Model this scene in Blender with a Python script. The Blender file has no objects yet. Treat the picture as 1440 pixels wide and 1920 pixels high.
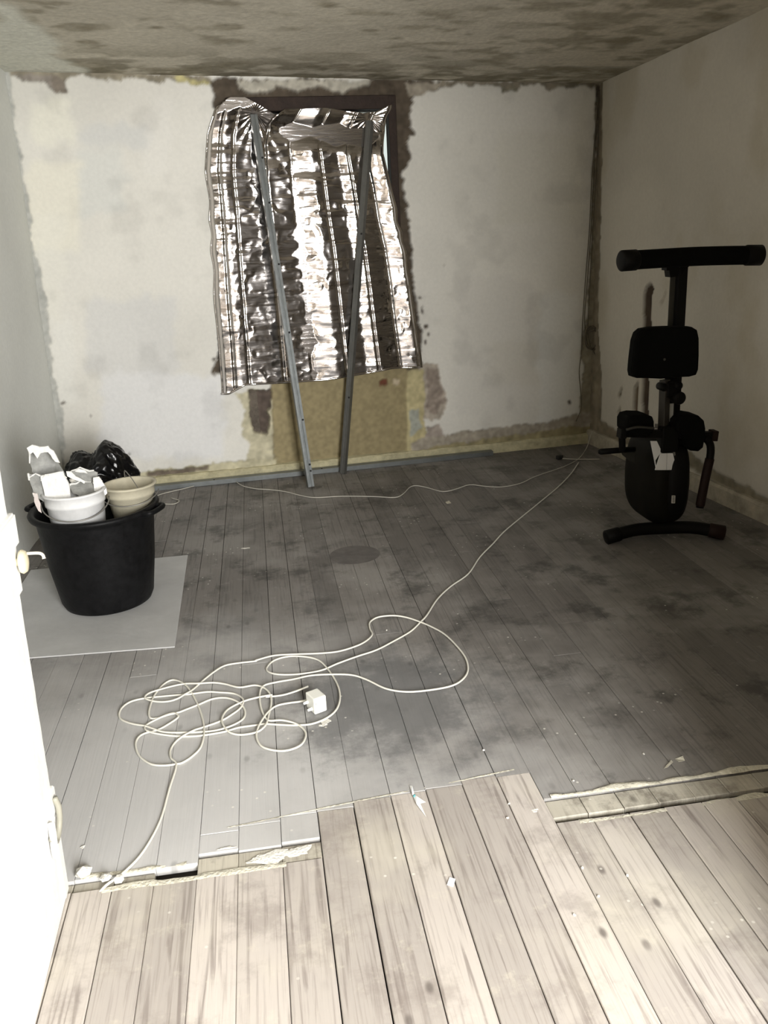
import bpy, bmesh, math, random
import numpy as np
from mathutils import Vector, Matrix
random.seed(4)
SC = bpy.context.scene
COL = SC.collection

# ------------------------------------------------------------------ camera
FPX, CAMH = 1589.74, 1.5
YAW, PIT, ROL = -0.13562937, 0.32033245, -0.04929562
_cy, _sy = math.cos(YAW), math.sin(YAW)
_f = np.array([-_sy*math.cos(PIT), _cy*math.cos(PIT), -math.sin(PIT)])
_r = np.cross(_f, [0, 0, 1]); _r /= np.linalg.norm(_r); _u = np.cross(_r, _f)
_r2 = math.cos(ROL)*_r + math.sin(ROL)*_u
_u2 = -math.sin(ROL)*_r + math.cos(ROL)*_u
MC = np.array([_r2, _u2, _f])
cam_d = bpy.data.cameras.new('camera'); cam = bpy.data.objects.new('camera', cam_d); COL.objects.link(cam)
m = Matrix.Identity(4)
for i in range(3):
    m[i][0] = _r2[i]; m[i][1] = _u2[i]; m[i][2] = -_f[i]
m[2][3] = CAMH
cam.matrix_world = m
cam_d.sensor_width = 36.0; cam_d.lens = FPX/1920*36.0; cam_d.clip_start = .02
SC.camera = cam

# ------------------------------------------------------------------ world, light, exposure
w = bpy.data.worlds.new('world'); SC.world = w; w.use_nodes = True
bg = w.node_tree.nodes['Background']; bg.inputs[0].default_value = (.92, .97, .92, 1); bg.inputs[1].default_value = 1.0
SC.view_settings.view_transform = 'Standard'; SC.view_settings.look = 'None'
SC.view_settings.gamma = 1; SC.view_settings.use_curve_mapping = False
SC.view_settings.exposure = 0.0
WIN_X0, WIN_X1, WIN_Z0, WIN_Z1, REAR_Y = 0.42, 1.42, .75, 2.15, -1.3
ld = bpy.data.lights.new('window_daylight', 'AREA'); ld.shape = 'RECTANGLE'
ld.size = WIN_X1-WIN_X0; ld.size_y = WIN_Z1-WIN_Z0; ld.energy = 335; ld.color = (1, .995, .975)
lo = bpy.data.objects.new('window_daylight', ld); COL.objects.link(lo)
lo.location = ((WIN_X0+WIN_X1)/2, REAR_Y+.03, (WIN_Z0+WIN_Z1)/2); lo.rotation_euler = (math.radians(90), 0, 0)

# ------------------------------------------------------------------ photo measurements -> room coordinates (metres)
def ray(px, py):
    return MC.T @ np.array([px-720, -(py-960), FPX])
O = np.array([0, 0, CAMH])
def fl(px, py, z=0.0):
    d = ray(px, py); return O + d*(z-CAMH)/d[2]
def at(px, py, Y):
    d = ray(px, py); return O + d*Y/d[1]
WA, WB = 5.45, .07                                # back wall face: y = WA + WB*x
def bw(px, py, off=0.0):
    d = ray(px, py); return O + d*(WA-off)/(d[1]-WB*d[0])
RA = np.array([2.264, 5.608]); RD = np.array([.203, -1.83]); RD /= np.linalg.norm(RD); RN = np.array([RD[1], -RD[0]])
def rw(px, py, off=0.0):                           # right wall
    d = ray(px, py); n = RN if RN[0] < 0 else -RN
    return O + d*((n@RA)+off)/(n@d[:2])
c1, c2, c3 = bw(15, 135), bw(1127, 158), rw(1440, 15)
_A = np.array([[c1[0], c1[1], 1], [c2[0], c2[1], 1], [c3[0], c3[1], 1]])
CE = np.linalg.solve(_A, np.array([c1[2], c2[2], c3[2]]))
def ceil_z(x, y): return CE[0]*x + CE[1]*y + CE[2]

# ------------------------------------------------------------------ material helpers
MATS = {}
def mat(name, col, rough=.6, metal=0., bump=0., bscale=60., var=0., vscale=8., stretch=(1, 1, 1), trans=0., emit=None, spec=.4, rough_var=0., coat=0.):
    if name in MATS: return MATS[name]
    M = bpy.data.materials.new(name); M.use_nodes = True; nt = M.node_tree; b = nt.nodes['Principled BSDF']
    b.inputs['Roughness'].default_value = rough; b.inputs['Metallic'].default_value = metal
    b.inputs['Specular IOR Level'].default_value = spec; b.inputs['Coat Weight'].default_value = coat
    b.inputs['Transmission Weight'].default_value = trans
    if emit: b.inputs['Emission Color'].default_value = (*emit, 1); b.inputs['Emission Strength'].default_value = 1
    g = nt.nodes.new('ShaderNodeNewGeometry'); mp = nt.nodes.new('ShaderNodeMapping'); mp.inputs['Scale'].default_value = stretch
    nt.links.new(g.outputs['Position'], mp.inputs['Vector'])
    if var:
        n = nt.nodes.new('ShaderNodeTexNoise'); n.inputs['Scale'].default_value = vscale; n.inputs['Detail'].default_value = 6
        n.inputs['Roughness'].default_value = .65
        nt.links.new(mp.outputs[0], n.inputs['Vector'])
        r = nt.nodes.new('ShaderNodeValToRGB'); nt.links.new(n.outputs['Fac'], r.inputs[0])
        r.color_ramp.elements[0].position = .3; r.color_ramp.elements[1].position = .7
        r.color_ramp.elements[0].color = (*[max(0, c*(1-var)) for c in col], 1)
        r.color_ramp.elements[1].color = (*[min(1, c*(1+var)) for c in col], 1)
        nt.links.new(r.outputs[0], b.inputs['Base Color'])
    else: b.inputs['Base Color'].default_value = (*col, 1)
    if bump:
        n2 = nt.nodes.new('ShaderNodeTexNoise'); n2.inputs['Scale'].default_value = bscale; n2.inputs['Detail'].default_value = 5
        nt.links.new(mp.outputs[0], n2.inputs['Vector'])
        bp = nt.nodes.new('ShaderNodeBump'); bp.inputs['Strength'].default_value = bump; bp.inputs['Distance'].default_value = .01
        nt.links.new(n2.outputs['Fac'], bp.inputs['Height']); nt.links.new(bp.outputs[0], b.inputs['Normal'])
    MATS[name] = M; return M

def attr_mat(name, rough=.9, bump=.4, bscale=90, fine=.12):
    """albedo from the 'Col' attribute times a fine noise"""
    M = bpy.data.materials.new(name); M.use_nodes = True; nt = M.node_tree; b = nt.nodes['Principled BSDF']
    b.inputs['Roughness'].default_value = rough; b.inputs['Specular IOR Level'].default_value = .25
    a = nt.nodes.new('ShaderNodeAttribute'); a.attribute_name = 'Col'
    g = nt.nodes.new('ShaderNodeNewGeometry')
    n = nt.nodes.new('ShaderNodeTexNoise'); n.inputs['Scale'].default_value = bscale; n.inputs['Detail'].default_value = 6
    nt.links.new(g.outputs['Position'], n.inputs['Vector'])
    mr = nt.nodes.new('ShaderNodeMapRange'); mr.inputs['From Min'].default_value = .3; mr.inputs['From Max'].default_value = .7
    mr.inputs['To Min'].default_value = 1-fine; mr.inputs['To Max'].default_value = 1+fine
    nt.links.new(n.outputs['Fac'], mr.inputs['Value'])
    mx = nt.nodes.new('ShaderNodeVectorMath'); mx.operation = 'SCALE'
    nt.links.new(a.outputs['Color'], mx.inputs[0]); nt.links.new(mr.outputs[0], mx.inputs['Scale'])
    nt.links.new(mx.outputs[0], b.inputs['Base Color'])
    bp = nt.nodes.new('ShaderNodeBump'); bp.inputs['Strength'].default_value = bump; bp.inputs['Distance'].default_value = .006
    nt.links.new(n.outputs['Fac'], bp.inputs['Height']); nt.links.new(bp.outputs[0], b.inputs['Normal'])
    return M

# ------------------------------------------------------------------ object helpers
def link(name, me, mats=(), parent=None, smooth=False):
    o = bpy.data.objects.new(name, me); COL.objects.link(o)
    for k in (mats if isinstance(mats, (list, tuple)) else [mats]): me.materials.append(k)
    if parent: o.parent = parent
    if smooth:
        me.polygons.foreach_set('use_smooth', [True]*len(me.polygons))
    return o
def obj(name, bm, mt, parent=None, smooth=False, fix=True):
    if fix: bmesh.ops.recalc_face_normals(bm, faces=bm.faces)
    me = bpy.data.meshes.new(name); bm.to_mesh(me); bm.free()
    return link(name, me, mt, parent, smooth)
def tag(o, label=None, cat=None, group=None, kind=None):
    if label: o['label'] = label
    if cat: o['category'] = cat
    if group: o['group'] = group
    if kind: o['kind'] = kind
    return o
def empty(name, loc, label, cat, group=None, kind=None):
    o = bpy.data.objects.new(name, None); COL.objects.link(o); o.location = loc; o.empty_display_size = .05
    return tag(o, label, cat, group, kind)
def reparent(root):
    """children were built in world coordinates: keep them there"""
    inv = Matrix.Translation(root.location).inverted()
    for c in list(root.children): c.matrix_parent_inverse = inv
V = Vector
def box(bm, c, s, rot=None, bev=0.):
    r = bmesh.ops.create_cube(bm, size=1.0); vs = r['verts']
    for v in vs: v.co = V((v.co.x*s[0], v.co.y*s[1], v.co.z*s[2]))
    if bev:
        es = list({e for v in vs for e in v.link_edges})
        rr = bmesh.ops.bevel(bm, geom=es, offset=bev, segments=2, affect='EDGES', profile=.5)
        vs = list({v for v in rr['verts']} | {v for v in vs if v.is_valid})
    M = (rot.to_4x4() if rot else Matrix.Identity(4)); M = Matrix.Translation(V(c)) @ M
    bmesh.ops.transform(bm, matrix=M, verts=vs); return vs
def prism(bm, pts, d):
    """polygon of 3-D points extruded by vector d"""
    d = V(d); a = [bm.verts.new(V(p)) for p in pts]; b = [bm.verts.new(V(p)+d) for p in pts]
    n = len(a)
    bm.faces.new(a); bm.faces.new(b[::-1])
    for i in range(n): bm.faces.new((a[i], b[i], b[(i+1) % n], a[(i+1) % n]))
def catmull(P, n=8, closed=False):
    P = [np.array(p, float) for p in P]; out = []
    N = len(P)
    for i in range(N-1):
        p0 = P[i-1] if i > 0 else 2*P[0]-P[1]; p1 = P[i]; p2 = P[i+1]; p3 = P[i+2] if i+2 < N else 2*P[-1]-P[-2]
        for k in range(n):
            t = k/n
            out.append(.5*((2*p1)+(-p0+p2)*t+(2*p0-5*p1+4*p2-p3)*t*t+(-p0+3*p1-3*p2+p3)*t**3))
    out.append(P[-1]); return out
def tube(bm, P, r, seg=8, cap=True):
    P = [V(p) for p in P]; rings = []; prev = None
    for i, p in enumerate(P):
        t = (P[min(i+1, len(P)-1)]-P[max(i-1, 0)])
        if t.length < 1e-9: t = V((0, 0, 1))
        t.normalize()
        if prev is None:
            a = t.cross(V((0, 0, 1)))
            if a.length < .1: a = t.cross(V((0, 1, 0)))
        else: a = prev - t*prev.dot(t)
        a.normalize(); prev = a; b = t.cross(a)
        rr = r[i] if isinstance(r, (list, tuple)) else r
        rings.append([bm.verts.new(p+a*math.cos(2*math.pi*k/seg)*rr+b*math.sin(2*math.pi*k/seg)*rr) for k in range(seg)])
    for i in range(len(rings)-1):
        for k in range(seg):
            bm.faces.new((rings[i][k], rings[i][(k+1) % seg], rings[i+1][(k+1) % seg], rings[i+1][k]))
    if cap: bm.faces.new(rings[0][::-1]); bm.faces.new(rings[-1])
def lathe(bm, prof, c=(0, 0, 0), seg=48, cap0=False, cap1=False, rot=None):
    rings = []; R3 = rot or Matrix.Identity(3)
    for r, z in prof:
        rings.append([bm.verts.new(V(c)+R3@V((r*math.cos(2*math.pi*k/seg), r*math.sin(2*math.pi*k/seg), z))) for k in range(seg)])
    for i in range(len(rings)-1):
        for k in range(seg): bm.faces.new((rings[i][k], rings[i][(k+1) % seg], rings[i+1][(k+1) % seg], rings[i+1][k]))
    if cap0: bm.faces.new(rings[0][::-1])
    if cap1: bm.faces.new(rings[-1])

# ---- numpy value noise
def _hash(ix, iy, s):
    n = (ix.astype(np.int64)*374761393 + iy.astype(np.int64)*668265263 + s*974634777) & 0x7fffffff
    n = ((n ^ (n >> 13))*1274126177) & 0x7fffffff
    return ((n ^ (n >> 16)) & 0xffff)/65535.
def vnoise(x, y, s=0):
    ix, iy = np.floor(x), np.floor(y); fx, fy = x-ix, y-iy
    fx = fx*fx*(3-2*fx); fy = fy*fy*(3-2*fy)
    a = _hash(ix, iy, s); b = _hash(ix+1, iy, s); c = _hash(ix, iy+1, s); d = _hash(ix+1, iy+1, s)
    return (a*(1-fx)+b*fx)*(1-fy)+(c*(1-fx)+d*fx)*fy
def fbm(x, y, s=0, o=4):
    t = 0; amp = .5; n = 0
    for k in range(o):
        t = t+amp*vnoise(x*2**k, y*2**k, s+k*17); n += amp; amp *= .5
    return t/n
def inpoly(x, y, P):
    P = np.asarray(P); c = np.zeros(x.shape, bool); j = len(P)-1
    for i in range(len(P)):
        xi, yi = P[i]; xj, yj = P[j]
        k = ((yi > y) != (yj > y))
        with np.errstate(divide='ignore', invalid='ignore'):
            c ^= k & (x < (xj-xi)*(y-yi)/(yj-yi+1e-12)+xi)
        j = i
    return c
def sstep(a, b, x):
    t = np.clip((x-a)/(b-a), 0, 1); return t*t*(3-2*t)
def panel(name, P3, col, mt, keep=None, smooth=True):
    """grid mesh from HxWx3 positions and colours; keep = mask of cells"""
    H, W_, _ = P3.shape
    me = bpy.data.meshes.new(name)
    idx = np.arange(H*W_).reshape(H, W_)
    q = np.stack([idx[:-1, :-1], idx[:-1, 1:], idx[1:, 1:], idx[1:, :-1]], -1).reshape(-1, 4)
    if keep is not None: q = q[keep.reshape(-1)]
    used, inv = np.unique(q, return_inverse=True); q = inv.reshape(-1, 4)
    vv = P3.reshape(-1, 3)[used]; cc = col.reshape(-1, 3)[used]
    me.vertices.add(len(vv)); me.vertices.foreach_set('co', vv.astype(np.float32).ravel())
    me.loops.add(q.size); me.loops.foreach_set('vertex_index', q.astype(np.int32).ravel())
    me.polygons.add(len(q)); me.polygons.foreach_set('loop_start', np.arange(0, q.size, 4, dtype=np.int32))
    me.update(calc_edges=True)
    a = me.attributes.new('Col', 'FLOAT_COLOR', 'POINT')
    a.data.foreach_set('color', np.concatenate([cc, np.ones((len(cc), 1))], 1).astype(np.float32).ravel())
    return link(name, me, mt, None, smooth)
def lerp(c, tgt, m_):
    return c*(1-m_[..., None])+np.array(tgt)*m_[..., None]

# =================================================================== WALLS
plaster = attr_mat('old_plaster', .92, .18, 50, .03)
# ---------- back wall: a relief with the plaster skin broken away around the window
st = .0075
xs = np.arange(-1.30, 2.30, st); zs = np.arange(-.02, 2.46, st)
X, Z = np.meshgrid(xs, zs)
def PX(pts): return [(lambda q: (q[0], q[2]))(bw(*p)) for p in pts]
nx = (fbm(X*14, Z*14, 3)-.5)*.06+(fbm(X*45, Z*45, 9)-.5)*.03; nz = (fbm(X*14, Z*14, 5)-.5)*.06+(fbm(X*45, Z*45, 11)-.5)*.03
def poly(pts, n=1.0): return inpoly(X+nx*n, Z+nz*n, PX(pts)).astype(float)
big = fbm(X*2.2, Z*2.2, 21, 3); mid = fbm(X*6, Z*6, 33, 4); fine = fbm(X*30, Z*30, 44, 4)
c = np.ones(X.shape+(3,))*np.array([.71, .69, .635])
c *= (.90+.22*big)[..., None]
# patches of filler and size
for k, (a, b, cc, dd, col, s) in enumerate([(60, 190, 140, 270, (.80, .78, .68), .8), (50, 300, 150, 470, (.80, .77, .66), .8), (155, 230, 285, 275, (.63, .63, .61), .9), (150, 280, 235, 400, (.66, .67, .64), .7),
        (270, 190, 320, 330, (.77, .75, .70), .7), (160, 560, 330, 700, (.62, .62, .62), .6), (190, 700, 420, 860, (.74, .74, .75), .8), (100, 600, 140, 760, (.8, .79, .74), .6), (60, 400, 120, 600, (.80, .78, .7), .6),
        (780, 200, 900, 420, (.72, .70, .64), .6), (930, 250, 1090, 420, (.68, .66, .58), .5), (1010, 550, 1085, 800, (.76, .76, .73), .8), (850, 520, 1000, 780, (.66, .64, .60), .5), (920, 640, 1010, 720, (.63, .60, .52), .4)]):
    m_ = inpoly(X+nx*1.6, Z+nz*1.6, PX([(a, b), (cc, b), (cc, dd), (a, dd)])).astype(float)
    c = lerp(c, col, m_*s*.85)
def blur(a, n=2):
    for _ in range(n):
        a = (a+np.roll(a, 1, 0)+np.roll(a, -1, 0)+np.roll(a, 1, 1)+np.roll(a, -1, 1))/5
    return a
for ch in range(3): c[..., ch] = blur(c[..., ch], 8)
c *= (1-.10*sstep(.55, .75, mid))[..., None]
brown = np.array([.13, .11, .085]); rough_b = .5+1.0*fine
relief = (fbm(X*3, Z*3, 8)-.5)*.006
D = np.full(X.shape, .012)+relief
def expose(m_, col, depth, rough=.010, var=.8):
    global c, D
    cc = np.array(col)*(1-var/2+var*fbm(X*24, Z*24, 71, 4))[..., None]*(.8+.4*vnoise(X*60, Z*60, 5))[..., None]
    c = c*(1-m_[..., None])+cc*m_[..., None]
    D = D*(1-m_)+m_*(depth+(fbm(X*30, Z*30, 61)-.5)*rough)
# right of the window and over it
expose(poly([(395, 148), (835, 150), (828, 160), (800, 172), (772, 182), (768, 240), (785, 243), (784, 252), (768, 256), (768, 300), (752, 322), (760, 352), (764, 400), (770, 460), (777, 520), (786, 600), (792, 690), (725, 700), (400, 700), (470, 230), (392, 205), (398, 180)]), (.095, .075, .055), -.006, .03)
expose(poly([(445, 152), (515, 150), (518, 164), (505, 172), (465, 172), (445, 165)], .5), (.48, .45, .38), .016, .03, .5)
expose(poly([(515, 150), (695, 150), (690, 160), (650, 168), (640, 174), (600, 166), (560, 170), (515, 160)], .5), (.48, .45, .38), .016, .03, .5)
expose(poly([(760, 157), (830, 153), (815, 170), (790, 178), (770, 180)], .5), (.36, .32, .26), .004, .02)
# ceiling line wear
expose(poly([(15, 128), (112, 130), (128, 172), (108, 182), (85, 156), (40, 152)]), (.27, .24, .21), .002)
expose(poly([(95, 140), (118, 140), (128, 175), (105, 180)]), (.20, .17, .14), .0)
expose(poly([(0, 120), (400, 140), (400, 152), (280, 150), (200, 148), (110, 142), (10, 140)]), (.28, .25, .19), .004)
expose(poly([(330, 146), (400, 148), (398, 158), (335, 156)]), (.48, .43, .22), .008)
expose(poly([(930, 150), (975, 150), (970, 168), (940, 172)]), (.22, .20, .15), .0)
expose(poly([(825, 148), (1128, 150), (1128, 166), (1090, 162), (1045, 166), (1000, 160), (900, 162), (850, 158), (825, 160)]), (.25, .22, .17), .002)
# right corner
expose(poly([(1116, 155), (1140, 155), (1140, 900), (1088, 900), (1086, 780), (1092, 690), (1088, 630), (1100, 590), (1108, 480), (1112, 380), (1108, 300), (1117, 290)], .6), (.30, .27, .20), .003, .012, .6)
expose(poly([(1118, 160), (1128, 160), (1128, 250), (1120, 250)], .4), (.10, .08, .06), -.003)
# left corner ragged plaster edge, left wall's skim laps over
expose(poly([(-60, 120), (20, 130), (22, 180), (30, 250), (42, 320), (60, 400), (58, 430), (75, 500), (92, 600), (100, 700), (118, 780), (122, 900), (-60, 900)], .7), (.46, .46, .43), .004, .006, .15)
# dark spots by the window
for (a, b, r) in [(795, 580, 5), (788, 560, 4), (798, 610, 5), (796, 640, 5), (800, 625, 3), (118, 757, 4), (170, 775, 2), (150, 755, 2), (245, 850, 4), (1065, 755, 5), (830, 500, 2), (720, 745, 2)]:
    q = bw(a, b); d_ = np.hypot(X-q[0]+nx*.8, (Z-q[2]+nz*.8)*.8)
    m_ = (d_ < r*.0024).astype(float); expose(m_, (.10, .08, .065), .006)
# under the window: right side brick-coloured wear
expose(poly([(785, 680), (825, 682), (828, 720), (834, 765), (822, 785), (800, 782), (795, 800), (788, 830), (770, 830)]), (.42, .37, .31), .004, .012, .6)
expose(poly([(798, 690), (824, 690), (830, 760), (815, 775), (800, 760)]), (.30, .25, .21), .002, .014, .9)
expose(poly([(798, 800), (826, 796), (832, 822), (795, 828)]), (.36, .31, .27), .003, .012)
# yellow painted recess panel
expose(poly([(440, 735), (520, 728), (520, 875), (462, 880), (466, 830), (452, 800), (456, 770)], .8), (.50, .46, .33), .008, .012, .5)
expose(poly([(760, 695), (792, 690), (796, 760), (797, 850), (762, 850)], .6), (.48, .42, .24), .006, .010, .5)
expose(poly([(766, 770), (786, 765), (790, 800), (768, 822)], .5), (.36, .37, .32), .006, .004, .1)
expose(poly([(507, 700), (763, 680), (762, 850), (700, 900), (515, 900), (512, 810)], .25), (.29, .24, .135), -.012, .002, .08)
expose(poly([(466, 735), (508, 728), (506, 780), (501, 812), (476, 812), (466, 788)], .7), (.11, .085, .07), -.035, .03)
expose(poly([(712, 716), (726, 712), (728, 724), (714, 726)], .3), (.14, .05, .03), -.03)
expose(poly([(735, 712), (750, 712), (748, 724), (738, 722)], .3), (.50, .42, .30), -.006)
# stained strip above the baseboard
expose(poly([(795, 822), (860, 812), (930, 800), (1000, 795), (1060, 783), (1110, 770), (1140, 760), (1140, 900), (770, 930), (770, 835)], .8), (.36, .32, .26), .006, .012, .6)
expose(poly([(795, 838), (1110, 796), (1140, 900), (770, 930)], .8), (.30, .26, .15), .002, .012, .8)
expose(poly([(240, 890), (300, 880), (370, 872), (470, 862), (520, 862), (520, 930), (240, 960)], .6), (.50, .46, .32), .003, .012, .6)
expose(poly([(275, 886), (355, 876), (392, 873), (390, 880), (330, 892), (275, 896)], .4), (.16, .13, .10), -.012, .012)
for ch in range(3): c[..., ch] = blur(c[..., ch], 1)
D = blur(D, 1)
# opening for the window, boundaries of the room
hx0, hx1, hz0, hz1 = bw(440, 300)[0], bw(742, 300)[0], bw(600, 660)[2], bw(600, 200)[2]
OPEN = (X > hx0) & (X < hx1) & (Z > hz0) & (Z < hz1)
keep = ~OPEN[:-1, :-1]
P3 = np.stack([X, WA+WB*X-D, Z], -1)
wb = panel('wall_back', P3, np.clip(c, .01, .9), plaster, keep)
tag(wb, 'far plastered wall with broken plaster round the foil covered window', 'wall', kind='structure')
# solid backing behind the relief, four boxes round the opening
bm = bmesh.new()
def wbox(x0, x1, z0, z1, d0=.02, d1=.30):
    pts = [(x0, z0), (x1, z0), (x1, z1), (x0, z1)]
    prism(bm, [(x, WA+WB*x+d0, z) for x, z in pts], (0, d1-d0, 0))
wbox(-1.4, hx0, -.02, 2.5); wbox(hx1, 2.4, -.02, 2.5); wbox(hx0, hx1, -.02, hz0, .045); wbox(hx0, hx1, hz1, 2.5)
obj('wall_core', bm, mat('rubble', (.12, .10, .08), .95, bump=.8, bscale=25, var=.5, vscale=14), wb)

# ---------- right wall
L = np.arange(-.01, 4.95, .012); z2 = np.arange(-.02, 2.75, .012)
S, Z2 = np.meshgrid(L, z2)
rn = RN if RN[0] < 0 else -RN
def prw(pts):
    o = []
    for p in pts:
        q = rw(*p); o.append(((q[:2]-RA)@RD, q[2]))
    return o
nx2 = (fbm(S*14, Z2*14, 13)-.5)*.05; nz2 = (fbm(S*14, Z2*14, 15)-.5)*.05
X_, Z_, nx_, nz_ = X, Z, nx, nz
c = np.ones(S.shape+(3,))*np.array([.60, .565, .49]); c *= (.86+.28*fbm(S*2, Z2*2, 77, 4))[..., None]
c = lerp(c, (.47, .42, .31), sstep(.50, .72, fbm(S*3.1, Z2*2.2, 91, 4))*.5)
D = (fbm(S*2.5, Z2*2.5, 18)-.5)*.012+.008
X, Z, nx, nz = S, Z2, nx2, nz2; PXo = PX
PX = prw
expose(poly([(1120, 150), (1132, 150), (1128, 400), (1122, 600), (1130, 700), (1128, 790), (1150, 800), (1200, 835), (1160, 840), (1100, 900), (1100, 150)], .5), (.26, .22, .16), .002)
expose(poly([(1212, 538), (1222, 528), (1229, 540), (1222, 560), (1223, 615), (1216, 800), (1205, 800), (1209, 620), (1208, 560)], .4), (.07, .05, .035), -.003, .006)
expose(poly([(1190, 730), (1200, 712), (1196, 790), (1190, 790)], .5), (.16, .12, .08), -.004)
expose(poly([(1158, 740), (1170, 722), (1164, 745)], .5), (.2, .16, .11), .0)
expose(poly([(1160, 770), (1166, 760), (1164, 785)], .5), (.2, .16, .11), .0)
expose(poly([(1240, 568), (1252, 545), (1244, 570)], .2), (.3, .26, .2), .004)
expose(poly([(1297, 850), (1350, 888), (1440, 932), (1500, 960), (1500, 1000), (1440, 960), (1300, 880), (1180, 840), (1150, 815)], .7), (.25, .22, .16), .0, .01)
for ch in range(3): c[..., ch] = blur(c[..., ch], 1)
P3 = np.stack([RA[0]+RD[0]*S+rn[0]*D, RA[1]+RD[1]*S+rn[1]*D, Z2], -1)
wr = panel('wall_right', P3, np.clip(c, .01, .9), plaster)
tag(wr, 'shaded dirty plaster wall on the right with a dark vertical chase', 'wall', kind='structure')
bm = bmesh.new()
e0 = RA-RD*.1; e1 = RA+RD*5.0
prism(bm, [(e0[0]-rn[0]*.03, e0[1], -.02), (e1[0]-rn[0]*.03, e1[1], -.02), (e1[0]-rn[0]*.03, e1[1], 2.8), (e0[0]-rn[0]*.03, e0[1], 2.8)], (.2, 0, 0))
obj('wall_core', bm, MATS['rubble'], wr)
# ---------- left wall (leans a little)
ys = np.arange(.9, 5.42, .015); z3 = np.arange(-.02, 2.80, .015)
Y3, Z3 = np.meshgrid(ys, z3)
lx0, lx1 = bw(118, 850)[0]-.01, bw(15, 140)[0]-.01
def left_x(z): return lx0+(lx1-lx0)*(z-.24)/(2.39-.24)
c = np.ones(Y3.shape+(3,))*np.array([.76, .77, .735]); c *= (.88+.24*fbm(Y3*1.6, Z3*1.6, 57, 4))[..., None]
D = (fbm(Y3*2.5, Z3*2.5, 28)-.5)*.012
P3 = np.stack([left_x(Z3)+D, Y3, Z3], -1)
wl = panel('wall_left', P3[:, ::-1], np.clip(c, .01, .9)[:, ::-1], plaster)
tag(wl, 'smooth grey green skimmed wall on the left', 'wall', kind='structure')
bm = bmesh.new(); prism(bm, [(-1.29, .85, -.02), (-1.29, 5.6, -.02), (left_x(2.7)-.02, 5.6, 2.8), (left_x(2.7)-.02, .85, 2.8)], (-.2, 0, 0))
obj('wall_core', bm, MATS['rubble'], wl)
# ---------- ceiling
xs = np.arange(-1.35, 2.85, .012); ys = np.arange(.85, 5.68, .012)
X, Y = np.meshgrid(xs, ys)
def pc(pts):
    o = []
    for p in pts:
        d = ray(*p); t = (CE[2]-CAMH)/(d[2]-CE[0]*d[0]-CE[1]*d[1]); q = O+d*t; o.append((q[0], q[1]))
    return o
c = np.ones(X.shape+(3,))*np.array([.55, .51, .42])
n1 = fbm(X*2.0, Y*3.0, 101, 4); n2 = fbm(X*4.5, Y*8, 111, 5); n3 = fbm(X*14, Y*14, 121, 3)
c *= (.84+.32*n1)[..., None]
st_ = sstep(.52, .64, n2)*sstep(.35, .55, fbm(X*1.7, Y*2.4, 131, 3))
st2 = sstep(.50, .60, fbm(X*9+2*n2, Y*14, 171, 5))*sstep(.42, .58, fbm(X*2.2, Y*3, 181, 3))
st_ = blur(np.maximum(st_*(.35+.9*n3), st2*.75), 1)
c = lerp(c, (.24, .21, .145), np.clip(st_, 0, 1)*.85)
edge = sstep(4.7, 5.35, Y-.07*X)*sstep(.40, .58, fbm(X*5, Y*9, 141, 5))
c = lerp(c, (.17, .15, .10), edge*.8)
nn = (fbm(X*5, Y*5, 151)-.5)*.35
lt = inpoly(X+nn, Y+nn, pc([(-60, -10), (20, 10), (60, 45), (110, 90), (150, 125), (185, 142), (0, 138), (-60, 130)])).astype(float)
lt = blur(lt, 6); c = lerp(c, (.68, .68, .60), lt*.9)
D = (fbm(X*3, Y*3, 8)-.5)*.012+(fbm(X*25, Y*25, 12)-.5)*.003
P3 = np.stack([X, Y, CE[0]*X+CE[1]*Y+CE[2]+D], -1)
ceil = panel('ceiling', P3[:, ::-1], np.clip(c, .01, .9)[:, ::-1], attr_mat('ceiling_limewash', .95, .5, 40, .12))
tag(ceil, 'brownish mould stained lime washed ceiling', 'ceiling', kind='structure')
bm = bmesh.new(); g = [(-1.5, .85), (3, .85), (3, 5.8), (-1.5, 5.8)]
prism(bm, [(a, b, ceil_z(a, b)+.02) for a, b in g], (0, 0, .1)); obj('ceiling_core', bm, MATS['rubble'], ceil)
# ---------- hall behind the camera: front wall with the doorway, side walls, rear wall with the window
hallm = mat('hall_plaster', (.30, .27, .22), .9, bump=.2, bscale=40, var=.15, vscale=3)
JR = .97                                             # right edge of the doorway
def swall(name, boxes, label, mt=hallm):
    bm = bmesh.new()
    for (x0, x1, y0, y1, z0, z1) in boxes: box(bm, ((x0+x1)/2, (y0+y1)/2, (z0+z1)/2), (x1-x0, y1-y0, z1-z0))
    return tag(obj(name, bm, mt), label, 'wall', kind='structure')
swall('wall_front', [(-1.45, -.60, .80, .90, -.02, 2.75), (JR, 3.1, .80, .90, -.02, 2.75), (-.60, JR, .80, .90, 2.12, 2.75)], 'front wall with the doorway the camera looks through')
swall('wall_hall_left', [(-.74, -.62, -1.4, .80, -.02, 2.7)], 'left wall of the hall behind the camera')
swall('wall_hall_right', [(1.5, 1.6, -1.4, .80, -.02, 2.7)], 'right wall of the hall behind the camera')
swall('wall_rear', [(-.74, WIN_X0, REAR_Y-.1, REAR_Y, -.02, 2.7), (WIN_X1, 1.6, REAR_Y-.1, REAR_Y, -.02, 2.7), (WIN_X0, WIN_X1, REAR_Y-.1, REAR_Y, -.02, WIN_Z0), (WIN_X0, WIN_X1, REAR_Y-.1, REAR_Y, WIN_Z1, 2.7)], 'rear wall of the hall with the daylight window')
swall('ceiling_hall', [(-.74, 1.6, -1.4, .85, 2.6, 2.68)], 'plain ceiling of the hall behind the camera')
bm = bmesh.new()
fr = .05
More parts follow.
